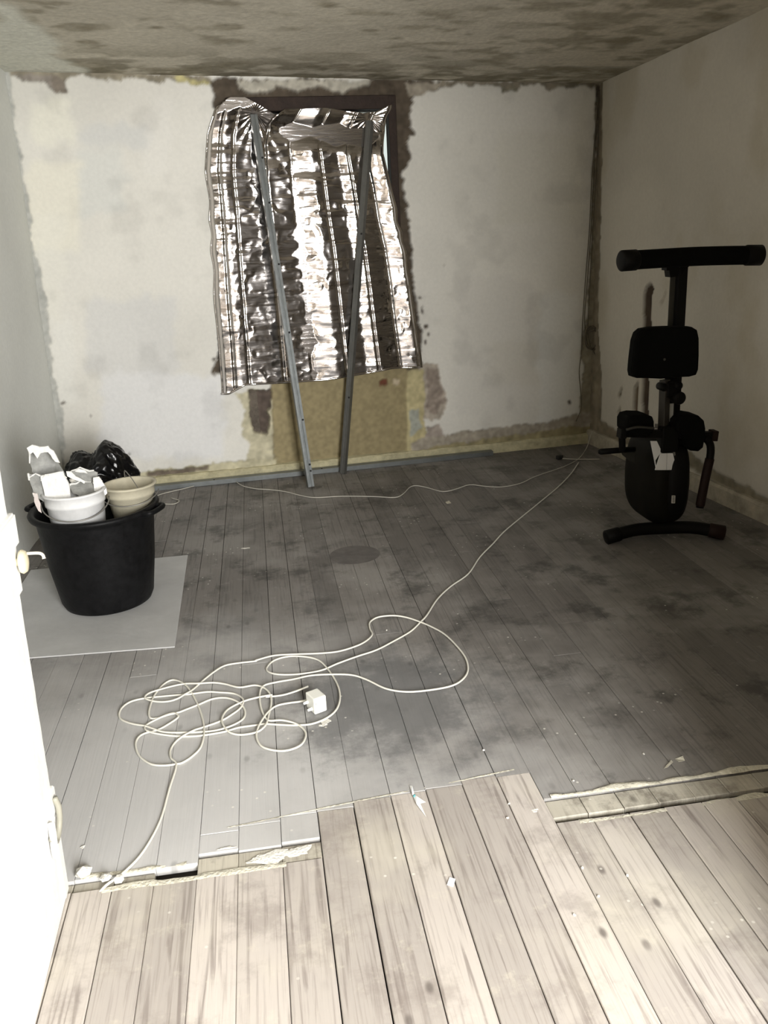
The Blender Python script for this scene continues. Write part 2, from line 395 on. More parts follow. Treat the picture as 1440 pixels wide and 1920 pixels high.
for (cx, cz, sx, sz) in [((WIN_X0+WIN_X1)/2, WIN_Z0-.02, WIN_X1-WIN_X0+.1, fr), ((WIN_X0+WIN_X1)/2, WIN_Z1+.02, WIN_X1-WIN_X0+.1, fr), (WIN_X0-.02, (WIN_Z0+WIN_Z1)/2, fr, WIN_Z1-WIN_Z0), (WIN_X1+.02, (WIN_Z0+WIN_Z1)/2, fr, WIN_Z1-WIN_Z0)]:
    box(bm, (cx, REAR_Y+.01, cz), (sx, .06, sz))
tag(obj('window_2', bm, mat('white_gloss', (.75, .74, .70), .4)), 'white frame of the rear hall window', 'window', kind='structure')

# =================================================================== FLOOR
def wood_mat(name, base, dark, pale, grain, stain, rough, worn=False):
    M = bpy.data.materials.new(name); M.use_nodes = True; nt = M.node_tree; b = nt.nodes['Principled BSDF']; N = nt.nodes; Lk = nt.links
    g = N.new('ShaderNodeNewGeometry'); oi = N.new('ShaderNodeObjectInfo')
    off = N.new('ShaderNodeVectorMath'); off.operation = 'MULTIPLY_ADD'
    cmb = N.new('ShaderNodeCombineXYZ'); Lk.new(oi.outputs['Random'], cmb.inputs[1]); Lk.new(oi.outputs['Random'], cmb.inputs[2])
    Lk.new(cmb.outputs[0], off.inputs[0]); off.inputs[1].default_value = (0, 37, 11); Lk.new(g.outputs['Position'], off.inputs[2])
    mp = N.new('ShaderNodeMapping'); mp.inputs['Scale'].default_value = (55, 2.2, 1); Lk.new(off.outputs[0], mp.inputs['Vector'])
    n1 = N.new('ShaderNodeTexNoise'); n1.inputs['Scale'].default_value = 1.0; n1.inputs['Detail'].default_value = 5; n1.inputs['Distortion'].default_value = 1.2; Lk.new(mp.outputs[0], n1.inputs['Vector'])
    def noise(sc, det=5, vec=None, rg=.6):
        n = N.new('ShaderNodeTexNoise'); n.inputs['Scale'].default_value = sc; n.inputs['Detail'].default_value = det; n.inputs['Roughness'].default_value = rg
        Lk.new(vec or g.outputs['Position'], n.inputs['Vector']); return n.outputs['Fac']
    def ramp(f, a, b_):
        r = N.new('ShaderNodeMapRange'); r.interpolation_type = 'SMOOTHSTEP'; r.inputs['From Min'].default_value = a; r.inputs['From Max'].default_value = b_
        Lk.new(f, r.inputs['Value']); return r.outputs[0]
    def mix(f, a, c2, amt=1.0):
        m_ = N.new('ShaderNodeMix'); m_.data_type = 'RGBA'
        if amt != 1:
            mm = N.new('ShaderNodeMath'); mm.operation = 'MULTIPLY'; mm.inputs[1].default_value = amt; Lk.new(f, mm.inputs[0]); f = mm.outputs[0]
        Lk.new(f, m_.inputs['Factor'])
        if isinstance(a, tuple): m_.inputs['A'].default_value = (*a, 1)
        else: Lk.new(a, m_.inputs['A'])
        if isinstance(c2, tuple): m_.inputs['B'].default_value = (*c2, 1)
        else: Lk.new(c2, m_.inputs['B'])
        return m_.outputs['Result']
    col = mix(ramp(oi.outputs['Random'], 0, 1), tuple(x*.82 for x in base), tuple(x*1.15 for x in base))
    col = mix(ramp(n1.outputs['Fac'], .50, .72), col, dark, grain)
    col = mix(ramp(noise(1.6, 4), .46, .66), col, pale, .55)
    col = mix(ramp(noise(4.2, 7, rg=.7), .50, .66), col, dark, stain)
    col = mix(ramp(noise(14, 6, rg=.7), .56, .70), col, pale, .35)
    mp3 = N.new('ShaderNodeMapping'); mp3.inputs['Scale'].default_value = (160, 5, 1); Lk.new(off.outputs[0], mp3.inputs['Vector'])
    fg = noise(1.0, 4, mp3.outputs[0]); col = mix(ramp(fg, .52, .68), col, dark, .28)
    if worn:   # pale mix near the doorway: daylight falling there put into the colour, plus dust
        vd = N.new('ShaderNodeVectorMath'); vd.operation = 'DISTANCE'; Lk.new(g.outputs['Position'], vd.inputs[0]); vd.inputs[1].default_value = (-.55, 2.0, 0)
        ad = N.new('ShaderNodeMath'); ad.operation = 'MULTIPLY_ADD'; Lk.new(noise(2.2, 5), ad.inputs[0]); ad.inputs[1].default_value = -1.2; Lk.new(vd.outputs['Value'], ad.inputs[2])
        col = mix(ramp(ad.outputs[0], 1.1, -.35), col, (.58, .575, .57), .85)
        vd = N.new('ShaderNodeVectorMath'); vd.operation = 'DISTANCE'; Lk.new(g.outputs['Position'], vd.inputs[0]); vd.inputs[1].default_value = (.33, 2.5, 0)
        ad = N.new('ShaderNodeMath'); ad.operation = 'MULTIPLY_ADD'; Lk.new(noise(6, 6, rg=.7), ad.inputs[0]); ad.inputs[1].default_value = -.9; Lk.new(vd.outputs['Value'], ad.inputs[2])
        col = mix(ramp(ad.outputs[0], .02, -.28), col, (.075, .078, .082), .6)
    # knots
    vm = N.new('ShaderNodeMapping'); vm.inputs['Scale'].default_value = (6.5, 3.6, 1); Lk.new(off.outputs[0], vm.inputs['Vector'])
    vo = N.new('ShaderNodeTexVoronoi'); vo.voronoi_dimensions = '2D'; Lk.new(vm.outputs[0], vo.inputs['Vector']); vo.inputs['Scale'].default_value = 1.0
    kn = ramp(vo.outputs['Distance'], .085, .02)
    r_ = N.new('ShaderNodeMath'); r_.operation = 'MULTIPLY'; Lk.new(kn, r_.inputs[0]); Lk.new(ramp(noise(2.1, 2), .45, .6), r_.inputs[1])
    col = mix(r_.outputs[0], col, tuple(x*.55 for x in dark), .75 if grain > .4 else .3)
    # fallen plaster dust specks
    vs = N.new('ShaderNodeTexVoronoi'); vs.voronoi_dimensions = '2D'; vs.inputs['Scale'].default_value = 16; Lk.new(g.outputs['Position'], vs.inputs['Vector'])
    sp = N.new('ShaderNodeMath'); sp.operation = 'MULTIPLY'; Lk.new(ramp(vs.outputs['Distance'], .075, .04), sp.inputs[0])
    Lk.new(ramp(noise(3.3, 3), .56, .64), sp.inputs[1])
    col = mix(sp.outputs[0], col, (.72, .70, .64), .8)
    Lk.new(col, b.inputs['Base Color'])
    b.inputs['Roughness'].default_value = rough; b.inputs['Specular IOR Level'].default_value = .3
    bp = N.new('ShaderNodeBump'); bp.inputs['Strength'].default_value = .35; bp.inputs['Distance'].default_value = .003
    Lk.new(n1.outputs['Fac'], bp.inputs['Height']); Lk.new(bp.outputs[0], b.inputs['Normal'])
    return M
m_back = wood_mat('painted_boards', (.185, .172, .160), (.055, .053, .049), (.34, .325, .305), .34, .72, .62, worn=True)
m_front = wood_mat('bare_boards', (.47, .43, .395), (.19, .16, .145), (.60, .56, .47), .72, .40, .7)
m_strip = wood_mat('strip_boards', (.44, .41, .345), (.14, .12, .095), (.60, .57, .49), .45, .75, .8)
# sub floor = the structure, boards are its parts
bm = bmesh.new(); box(bm, (.8, 2.15, -.055), (4.6, 7.3, .05))
floor = tag(obj('floor', bm, mat('subfloor_dirt', (.035, .03, .025), 1.0)), 'old floorboards, grey painted at the back and bare at the front', 'floor', kind='structure')
def board(x0, x1, y0, y1, mt, dz=0., skew=0.):
    g_ = random.choice((.0003, .0005, .0008, .0016)) if mt is m_back else random.choice((.0005, .001, .0018)); b_ = .0009 if mt is m_back else .0018; x0 += g_; x1 -= g_; y0 += .001; y1 -= .001
    bm = bmesh.new()
    lo_ = [(x0, y0), (x1, y0+skew), (x1, y1+skew), (x0, y1)]
    hi_ = [(x0+b_, y0+b_), (x1-b_, y0+b_+skew), (x1-b_, y1-b_+skew), (x0+b_, y1-b_)]
    a = [bm.verts.new((p[0], p[1], -.022)) for p in lo_]; m1 = [bm.verts.new((p[0], p[1], dz-b_*.8)) for p in lo_]; t = [bm.verts.new((p[0], p[1], dz+random.uniform(-.0004, .0004))) for p in hi_]
    bm.faces.new(t)
    for i in range(4):
        j = (i+1) % 4
        bm.faces.new((a[i], a[j], m1[j], m1[i])); bm.faces.new((m1[i], m1[j], t[j], t[i]))
    return obj('floor_board', bm, mt, floor)
FE = [-.476, -.376, -.272, -.17, -.059, .042, .143, .25, .35, .457, .56, .66, .758, .861, .96, 1.066]
e = FE[0]
while e > -1.30: e -= random.uniform(.096, .108); FE.insert(0, e)
e = FE[-1]
while e < 2.75: e += random.uniform(.096, .108); FE.append(e)
def yend(x):                                          # where the back boards stop
    if x < -.28: return 1.822
    if x < .66: return 1.925+.10*(x+.27)+random.uniform(-.012, .012)
    return 1.882
jn = {3: []}
for i in range(len(FE)-1):
    x0, x1 = FE[i], FE[i+1]; xm = (x0+x1)/2
    ye = yend(xm); ytop = WA+WB*xm-.005
    if x0 < -1.35 or x0 > 2.62: continue
    cuts = sorted([ye]+([random.uniform(2.5, 4.9)] if random.random() < .75 else [])+([random.uniform(2.5, 5.0)] if random.random() < .3 else []))
    if abs(xm+.32) < .06: cuts = [ye, 3.62]
    if abs(xm-.40) < .06: cuts = [ye, 2.98]
    cuts.append(ytop)
    jx0 = 0
    for a, b_ in zip(cuts[:-1], cuts[1:]):
        if b_-a < .12: continue
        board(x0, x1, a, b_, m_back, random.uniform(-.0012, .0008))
    # front boards
    top = 1.782 if (xm < -.27 or xm > .66) else ye
    if -.27 < xm < .05:                                # short pieces let in
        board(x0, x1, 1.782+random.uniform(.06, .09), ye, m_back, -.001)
        board(x0, x1, 1.782, 1.842, m_strip, -.003)
        top = 1.778
    split = random.uniform(.2, 1.1)
    board(x0, x1, split, top, m_front, random.uniform(-.001, .001)); board(x0, x1, -1.3, split, m_front, 0)
    # sunk strip left by the taken-down partition
    if xm > .66: board(x0, x1, 1.806+.006*min(1, max(0, xm-.7)), 1.878, m_strip, -.006, random.uniform(-.003, .003))
    elif xm < -.27 and not (-.39 < xm < -.27) and not (-.50 < xm < -.47):
        board(x0, x1, 1.787, 1.818, m_strip, -.008)
# crusts of plaster along the strip
def crust(name, y, x0, x1, w0, h, seed, col, px_gap=.0, par=floor, slope=0.):
    n = int((x1-x0)/.012); bm = bmesh.new(); rows = []
    rnd = random.Random(seed)
    for i in range(n+1):
        x = x0+(x1-x0)*i/n; k = float(fbm(np.array([x*9.]), np.array([seed*3.1]), seed)[0]); k2 = float(fbm(np.array([x*30.]), np.array([seed*1.7]), seed+4)[0])
        wd = w0*(.15+1.7*max(0, k-.25)+.5*k2); hh = h*(.3+1.2*k2)*max(.08, min(1, (k-.25)*4)); yy = y+(k-.5)*w0*.9+slope*(x-x0)
        rows.append([bm.verts.new((x, yy-wd/2, .0005)), bm.verts.new((x, yy-wd*.25, hh*.9)), bm.verts.new((x, yy+wd*.2, hh)), bm.verts.new((x, yy+wd/2, .0005))])
    for a, b_ in zip(rows[:-1], rows[1:]):
        for j in range(3): bm.faces.new((a[j], a[j+1], b_[j+1], b_[j]))
    return obj(name, bm, col, par, True)
cr = mat('plaster_crust', (.62, .59, .49), .95, bump=.6, bscale=120, var=.25, vscale=30)
tag(crust('plaster_crust', 1.886, .68, 2.6, .022, .006, 3, cr), kind='stuff')
tag(crust('plaster_crust', 1.772, .72, 2.6, .018, .0012, 5, cr), kind='stuff')
tag(crust('plaster_crust', 1.772, -.50, -.05, .022, .002, 7, cr), kind='stuff')
tag(crust('plaster_crust', 1.83, -.56, -.30, .02, .004, 9, cr), kind='stuff')
tag(crust('plaster_crust', 1.945, -.20, .62, .006, .0015, 12, cr, slope=.10), kind='stuff')
# spread patch of plaster by the left strip
def blob(name, c0, rx, ry, h, seed, mt, parent=None, n=28):
    bm = bmesh.new(); ct = bm.verts.new((c0[0], c0[1], c0[2]+h)); rings = []
    rnd = random.Random(seed); ph = [rnd.uniform(0, 6.28) for _ in range(5)]
    for q in (.35, .7, 1.0):
        ring = []
        for k in range(n):
            a = 2*math.pi*k/n; rr = q*(1+.22*math.sin(2*a+ph[0])+.16*math.sin(3*a+ph[1])+.13*math.sin(5*a+ph[2])+.08*math.sin(9*a+ph[3]))
            ring.append(bm.verts.new((c0[0]+rx*rr*math.cos(a), c0[1]+ry*rr*math.sin(a), c0[2]+h*(1-q*q)+rnd.uniform(0, h*.2)*(q < 1))))
        rings.append(ring)
    for k in range(n):
        bm.faces.new((ct, rings[0][k], rings[0][(k+1) % n]))
        for j in range(2): bm.faces.new((rings[j][k], rings[j+1][k], rings[j+1][(k+1) % n], rings[j][(k+1) % n]))
    return obj(name, bm, mt, parent, True)
wht = mat('spilled_plaster', (.78, .76, .70), .95, bump=.5, bscale=150)
for k, (px, py, rx, ry) in enumerate([(505, 1608, .055, .02), (555, 1597, .035, .02), (1003, 1520, .012, .010), (425, 1590, .02, .006), (605, 1360, .012, .008), (612, 1352, .016, .006), (155, 1588, .007, .006), (460, 1028, .02, .01)]):
    p = fl(px, py); tag(blob('plaster_spill', (p[0], p[1], .0003), rx, ry, .0016, k, wht, floor), kind='stuff')
# round worn disc in the boards
p = fl(665, 1040)
bm = bmesh.new()
lathe(bm, [(.0, .0007), (.118, .0007), (.124, .0004)], (p[0], p[1], 0), 40)
tag(obj('round_patch', bm, mat('patch', (.125, .115, .108), .7, var=.25, vscale=12), floor), 'faint brown round worn mark')

# ---------- baseboards
def strip_prism(name, a, b, prof, mt, par=None, n=1, wob=0.):
    """profile (offset from wall, z) swept from a to b (2-D), inward normal given by left of direction"""
    a = V((a[0], a[1])); b = V((b[0], b[1])); t = (b-a).normalized(); nrm = V((-t.y, t.x))
    bm = bmesh.new(); rows = []
    for i in range(n+1):
        q = a+(b-a)*i/n
        rows.append([bm.verts.new((q.x+nrm.x*o, q.y+nrm.y*o, z+(random.uniform(-wob, wob) if (z > .03 and wob) else 0))) for o, z in prof])
    for r0, r1 in zip(rows[:-1], rows[1:]):
        for j in range(len(prof)): bm.faces.new((r0[j], r0[(j+1) % len(prof)], r1[(j+1) % len(prof)], r1[j]))
    bm.faces.new(rows[0]); bm.faces.new(rows[-1][::-1])
    return obj(name, bm, mt, par)
bprof = [(-.02, .0), (.022, .0), (.024, .055), (.016, .066), (.012, .070), (-.02, .078)]
def wp(x, off=0): return (x, WA+WB*x-off)
bbm = mat('cream_gloss_chipped', (.44, .40, .255), .6, bump=.4, bscale=60, var=.28, vscale=16)
# direction from right to left so that the room is on the left of the direction
o = strip_prism('baseboard_back', wp(2.27), wp(-1.28), bprof, bbm, None, 90, .0025)
tag(o, 'chipped cream painted skirting along the far wall', 'baseboard', kind='structure')
a = RA+RD*4.7; bmr = mat('grey_skirting', (.40, .36, .28), .8, bump=.6, bscale=50, var=.35, vscale=10)
o = strip_prism('baseboard_right', (a[0], a[1]), (RA[0], RA[1]), [(-.02, 0), (.024, 0), (.026, .085), (.018, .10), (-.02, .104)], bmr, None, 90, .003)
tag(o, 'worn stone coloured skirting along the right wall', 'baseboard', kind='structure')

# =================================================================== WINDOW behind the foil
darkwood = mat('dark_window_timber', (.030, .018, .013), .75, bump=.5, bscale=40, var=.4, vscale=12)
yw = WA+WB*.45
win = empty('window_1', ((hx0+hx1)/2, yw+.1, hz0), 'old dark timber window in the far wall, covered by foil', 'window', kind='structure')
def wslab(name, x0, x1, z0, z1, d0, d1, mt, par=win):
    bm = bmesh.new(); prism(bm, [(x0, WA+WB*x0+d0, z0), (x1, WA+WB*x1+d0, z0), (x1, WA+WB*x1+d0, z1), (x0, WA+WB*x0+d0, z1)], (0, d1-d0, 0))
    bmesh.ops.bevel(bm, geom=bm.edges[:], offset=.003, segments=1, affect='EDGES')
    return obj(name, bm, mt, par)
wslab('window_post', hx1-.036, hx1+.012, hz0, hz1+.05, -.018, .10, darkwood)
wslab('window_post', hx0-.01, hx0+.04, hz0, hz1+.03, -.005, .10, darkwood)
wslab('window_head', hx0-.02, hx1+.012, hz1-.02, hz1+.055, -.016, .10, darkwood)
wslab('window_sill', hx0, hx1, hz0-.01, hz0+.03, -.0, .12, darkwood)
xm = (hx0+hx1)/2
wslab('mullion', xm-.03, xm+.03, hz0+.03, hz1-.02, .05, .09, darkwood)
wslab('light_block_board', hx0+.03, hx1-.20, hz0+.02, hz1-.02, .10, .115, darkwood)  # unseen board added to stop daylight leaking round the foil
gl = mat('window_glass', (.9, .95, .95), .03, trans=1.0)
wslab('pane', xm+.03, hx1-.036, hz0+.03, hz1-.02, .066, .070, gl); wslab('pane', hx0+.04, xm-.03, hz0+.03, hz1-.02, .066, .070, gl)
reparent(win)

# ---------- foil quilt
NU, NV = 300, 420
us = np.linspace(0, 1, NU); vs = np.linspace(0, 1, NV); U, Vv = np.meshgrid(us, vs)
Ledge = [(417, 186), (400, 205), (390, 250), (386, 320), (393, 400), (397, 480), (404, 580), (410, 660), (414, 733)]
Redge = [(733, 190), (719, 235), (719, 285), (735, 350), (745, 410), (758, 460), (768, 520), (778, 600), (790, 688)]
def edge_interp(E):
    P = np.array([bw(*p)[[0, 2]] for p in E]); t = np.linspace(0, 1, len(P))
    return np.interp(vs, t, P[:, 0]), np.interp(vs, t, P[:, 1])
lx, lz = edge_interp(Ledge); rx, rz = edge_interp(Redge)
XX = lx[:, None]*(1-U)+rx[:, None]*U; ZZ = lz[:, None]*(1-U)+rz[:, None]*U
# sag of top edge between the two nails, droop of lower left corner
top = np.interp(us, [0, .05, .13, .22, .30, .36, .6, .82, .9, 1], [-.02, .0, .0, -.045, -.09, -.055, -.045, -.07, -.06, -.02])
bot = np.interp(us, [0, .04, .12, .3, .5, .7, .85, 1], [-.02, -.02, .025, .005, -.01, .0, .015, .0])
ZZ = ZZ+top[None, :]*(1-Vv)**3+bot[None, :]*Vv**4
XX = XX+.006*np.sin(Vv*37+3*np.sin(Vv*11))*(np.exp(-U*30)+np.exp(-(1-U)*30))
# height field: quilt columns; slopes decide which bands look at the hall window
seams = np.array([0, .07, .14, .31, .45, .62, .78, .89, 1.0])
sl = np.interp(us, [0, .08, .11, .29, .32, .445, .475, .56, .585, .71, .73, .765, .79, .88, .90, .96, 1.0],
               [.02, .04, -.15, -.14, -.13, -.12, .09, .095, -.10, -.09, .13, .13, -.10, -.09, .165, .17, .0])
sl[(us > .312) & (us < .33)] = .03
Hh = np.cumsum(sl)/NU*(rx[0]-lx[0]+.15)
Hh -= np.linspace(Hh[0], Hh[-1], NU)
wr_h = (fbm(XX*4, ZZ*34, 201, 3)-.5)*.0048 + (fbm(XX*4.5+ZZ*2, ZZ*8, 211, 2)-.5)*.008
rid = 1-np.abs(2*fbm(XX*7+3*fbm(XX*5, ZZ*5, 7), ZZ*13, 221, 2)-1); wr_h += (rid-.8)*.0055
wr_h *= (.35+.65*sstep(.05, .35, Vv))
wr_h += .05*sstep(.30, .0, Vv)*(.3-Vv)
# radiating pleats from the two fixing points near the top
for (px, py, amp) in ((478, 215, .010), (690, 222, .013), (757, 300, .006)):
    q = bw(px, py); ang = np.arctan2(XX-q[0], q[2]-ZZ); rr = np.hypot(XX-q[0], ZZ-q[2])
    wr_h += amp*.13*np.sin(ang*22+2*fbm(ang*3, rr*3, 5))*np.exp(-rr/.30)*sstep(.0, .06, rr)
HF = Hh[None, :] + wr_h
for s_ in seams[1:-1]: HF -= .005*np.exp(-((U-s_)/.006)**2)
HF = HF-(.15*np.minimum(XX-lx[:, None], .24)+.07*np.clip(XX-lx[:, None]-.24, 0, .5))*sstep(.27, .14, Vv)+.06*sstep(.30, .05, Vv)
HF = HF+.034+.02*np.sin(U*math.pi)*0
HF = np.clip(HF, .004, .075)*np.clip(np.minimum(U, 1-U)*40, .35, 1)
YY = WA+WB*XX-.016-HF
P3 = np.stack([XX, YY, ZZ], -1)[::-1]
foilm = bpy.data.materials.new('insulation_foil'); foilm.use_nodes = True; nt = foilm.node_tree; b = nt.nodes['Principled BSDF']
b.inputs['Base Color'].default_value = (.62, .58, .56, 1); b.inputs['Metallic'].default_value = 1; b.inputs['Roughness'].default_value = .11
g = nt.nodes.new('ShaderNodeNewGeometry'); mp = nt.nodes.new('ShaderNodeMapping'); mp.inputs['Scale'].default_value = (8, 8, 60)
n = nt.nodes.new('ShaderNodeTexNoise'); n.inputs['Scale'].default_value = 1.; n.inputs['Detail'].default_value = 5; n.inputs['Distortion'].default_value = .8
nt.links.new(g.outputs['Position'], mp.inputs[0]); nt.links.new(mp.outputs[0], n.inputs['Vector'])
bp = nt.nodes.new('ShaderNodeBump'); bp.inputs['Strength'].default_value = .6; bp.inputs['Distance'].default_value = .0013
nt.links.new(n.outputs['Fac'], bp.inputs['Height']); nt.links.new(bp.outputs[0], b.inputs['Normal'])
foil = panel('foil_blanket', P3, np.ones(P3.shape), foilm)
sm = foil.modifiers.new('thickness', 'SOLIDIFY'); sm.thickness = .004; sm.offset = -1
tag(foil, 'crumpled silver insulation foil blanket hung over the window', 'foil')
# folded hem at the bottom
bm = bmesh.new(); hp = [P3[0, k] + np.array([0, -.004, .006]) for k in range(0, NU, 6)]
tube(bm, hp, .007, 6); o = obj('hem', bm, foilm, foil, True)

# =================================================================== METAL STUDS
galv = mat('galvanised_steel', (.25, .265, .265), .38, metal=.85, bump=.1, bscale=30, var=.15, vscale=10)
dk = mat('dark_hole', (.02, .02, .02), .9)
galvd = mat('dull_dark_steel', (.20, .20, .19), .45, metal=.8, bump=.1, bscale=30, var=.15, vscale=10)
def stud(name, A, B, w_, d_, face, label, holes, lips=True, gm=galv):
    """C section from A to B; 'face' = outward normal of the web side seen"""
    A = V(A); B = V(B); t = (B-A).normalized(); L_ = (B-A).length
    nf = V(face); nf = (nf-t*nf.dot(t)).normalized(); s = t.cross(nf)
    root = empty(name, A, label, 'metal stud')
    th = .0015
    bm = bmesh.new()
    # C profile in (s, nf): open towards -nf when web faces us, outline with small lips and a pressed rib
    pr = [(-w_/2, -d_), (-w_/2, 0), (-w_*.12, 0), (-w_*.06, -.003), (w_*.06, -.003), (w_*.12, 0), (w_/2, 0), (w_/2, -d_)]
    if lips: pr = [(-w_/2+.006, -d_)]+pr+[(w_/2-.006, -d_)]
    rows = []
    for k in range(2):
        base = A+t*(L_*k); rows.append([bm.verts.new(base+s*a+nf*b_) for a, b_ in pr])
    for j in range(len(pr)-1): bm.faces.new((rows[0][j], rows[0][j+1], rows[1][j+1], rows[1][j]))
    o = obj('channel', bm, gm, root); md = o.modifiers.new('sheet', 'SOLIDIFY'); md.thickness = th; md.offset = -1
    R3 = Matrix((s, t, nf)).transposed()
    for h in holes:
        bm = bmesh.new(); lathe(bm, [(.0, 0), (.0055, 0), (.0065, -.0006)], A+t*h+nf*.0011+s*(w_*.28), 14, rot=R3)
        obj('screw_hole', bm, dk, root)
    reparent(root); return root
A_ = fl(584, 914); B_ = bw(476, 214, .075)
A_ = np.array([A_[0], A_[1], .004])
stud('leaning_stud', A_, B_, .040, .028, (.25, -1, .2), 'galvanised metal stud leaning on the foil, left one with holes', (.10, .14, .42, .95, 1.35, 1.7, 1.95))
A2 = fl(641, 889); A2[2] = .004; B2 = bw(691, 226, .075)
stud('leaning_stud', A2, B2, .036, .030, (-.8, -1, .1), 'darker galvanised metal stud leaning upright, right one of two', (.5, 1.5), gm=galvd)
a0, a1 = -.86, 1.52
stud('floor_stud', (a0, WA+WB*a0-.062, .0325), (a1, WA+WB*a1-.062, .0325), .046, .030, (0, -.05, 1), 'long galvanised metal channel lying on the floor along the skirting', (.5, 1.2))

# =================================================================== CORNER CABLES
cabm = mat('dirty_cable', (.13, .11, .08), .8)
root = empty('cable_bundle', (2.2, 5.55, 1.0), 'dirty cables hanging down the far right corner with a coiled end', 'cable')
def wire(par, name, pts, r, m_, seg=6, n=6):
    bm = bmesh.new(); tube(bm, catmull(pts, n), r, seg); return obj(name, bm, m_, par, True)
for k, P in enumerate([[(1124, 168), (1119, 300), (1112, 420), (1106, 530), (1102, 618), (1107, 650)], [(1122, 170), (1114, 310), (1108, 430), (1100, 540), (1096, 600), (1100, 640)], [(1121, 180), (1110, 330), (1105, 430), (1098, 520), (1092, 610), (1090, 660), (1086, 700), (1090, 760), (1080, 790)]]):
    wire(root, 'wire', [bw(a, b_, .022+.004*k) for a, b_ in P], .0032, cabm)
coil = []
for k in range(46):
    a = k/46*4*2*math.pi; q = bw(1108+13*math.sin(a)*(1-.1*(k % 5)/5)+k*.06, 634-21*math.cos(a)+2*math.sin(k), .04+.012*math.sin(a*.37)); coil.append(q)
wire(root, 'coil', coil, .0042, cabm, 6, 3)
wire(root, 'wire', [bw(*p, .045) for p in [(1112, 650), (1114, 662), (1120, 668), (1125, 678), (1119, 670), (1110, 655)]], .0035, cabm)
wire(root, 'cable_tie', [bw(1096, 625, .03), bw(1108, 622, .055), bw(1120, 618, .03)], .004, cabm)
reparent(root)

# =================================================================== EXTENSION CABLES
wc = mat('white_flex', (.74, .72, .64), .5)
def cc_(p): return (200+p[0]*.22222, 1220+p[1]*.22222)
def dd_(p): return (480+p[0]*.30556, 1150+p[1]*.30556)
S2 = [(545, 915), (537, 850), (570, 785), (640, 730), (740, 680), (820, 650), (960, 595), (1050, 545), (1130, 490), (1155, 430), (1120, 385), (1060, 360), (960, 355), (850, 355), (700, 375), (560, 380), (400, 392), (300, 408), (200, 440), (130, 490), (106, 545), (130, 585), (220, 622), (330, 645), (400, 668), (500, 690), (700, 690), (880, 685), (1000, 662), (1100, 618), (1160, 565), (1167, 505), (1130, 455), (1050, 415), (960, 402), (870, 415), (780, 455), (680, 500), (600, 532), (520, 545), (430, 570), (372, 572), (358, 530), (380, 440), (410, 370), (480, 285), (560, 250), (650, 285), (710, 350), (770, 460), (805, 560), (822, 650), (820, 740), (790, 830), (720, 895), (640, 945), (590, 962), (500, 978), (400, 970), (330, 935), (270, 880), (246, 800), (270, 740), (330, 700), (430, 670), (540, 610), (606, 565), (575, 536), (510, 545), (420, 580), (350, 620), (322, 655), (350, 688), (450, 708), (600, 722), (740, 725), (850, 718), (1000, 690), (1120, 650), (1290, 625)]
S1 = [(60, 682), (140, 690), (240, 692), (340, 680), (430, 645), (490, 600), (515, 540), (510, 470), (480, 400), (430, 330), (380, 290), (300, 272), (200, 268), (110, 290), (65, 340), (90, 370), (160, 382), (270, 375), (400, 350), (500, 310), (620, 270), (740, 230), (850, 170), (950, 110), (1010, 55), (1050, 15)]
full1 = [(178, 1672), (200, 1662), (232, 1638), (268, 1598), (300, 1540), (318, 1480), (331, 1437)]+[cc_(p) for p in S2]+[dd_(p) for p in S1]+[(820, 1125), (845, 1100), (878, 1076), (900, 1045), (925, 1020), (945, 998), (975, 972), (1008, 945), (1045, 915), (1070, 890), (1085, 868)]
def lay(pts, r, z0=0., seed=0):
    out = []
    for i, p in enumerate(pts):
        q = fl(p[0], p[1], r); out.append((q[0], q[1], r+z0+.004*(.5+.5*math.sin(i*1.3+seed))))
    return out
R_C = .0033
root = empty('extension_cable', (0, 2.3, 0), 'long tangled white extension cable running over the floorboards', 'cable')
P = lay(full1, R_C); P[0] = (P[0][0], P[0][1], -.012)
wire(root, 'flex', P, R_C, wc, 8, 5)
S3 = [dd_(p) for p in [(315, 552), (265, 553), (200, 558), (130, 572), (85, 605), (50, 650), (15, 710), (5, 770), (40, 825), (130, 853), (210, 850), (280, 815), (307, 755), (290, 715), (240, 685), (160, 668), (85, 668), (55, 640), (30, 580), (25, 500), (50, 455), (130, 430), (230, 410), (340, 388), (470, 385), (590, 390), (680, 415), (790, 465), (900, 488), (1020, 488), (1180, 462), (1260, 420), (1300, 360), (1290, 290), (1240, 220), (1160, 140), (1080, 90), (1000, 55), (920, 32), (840, 24), (750, 32), (700, 60), (700, 100), (714, 140), (670, 185), (600, 215), (500, 240), (380, 252), (200, 262), (100, 272), (0, 297)]] + \
     [cc_(p) for p in [(1260, 95), (1100, 115), (1000, 140), (920, 185), (830, 250), (770, 300), (720, 345), (660, 385), (600, 420), (520, 438), (430, 438), (350, 425), (325, 405), (370, 368), (480, 328), (600, 297), (680, 290), (780, 292), (900, 283), (1000, 290), (1120, 318), (1250, 305), (1330, 330), (1380, 380), (1390, 450), (1370, 550), (1350, 630), (1310, 680), (1250, 705), (1130, 718), (1040, 700), (990, 650), (975, 590), (1010, 520), (1080, 470), (1180, 430), (1300, 405), (1400, 388)]] + [dd_(p) for p in [(60, 520), (160, 508), (250, 500), (325, 490)]]
P3_ = lay(S3, R_C, .0035, 1.0)
P3_[0] = (P3_[0][0], P3_[0][1], .016); P3_[1] = (P3_[1][0], P3_[1][1], .010); P3_[-1] = (P3_[-1][0], P3_[-1][1], .03); P3_[-2] = (P3_[-2][0], P3_[-2][1], .018)
wire(root, 'flex', P3_, R_C, wc, 8, 5)
reparent(root)
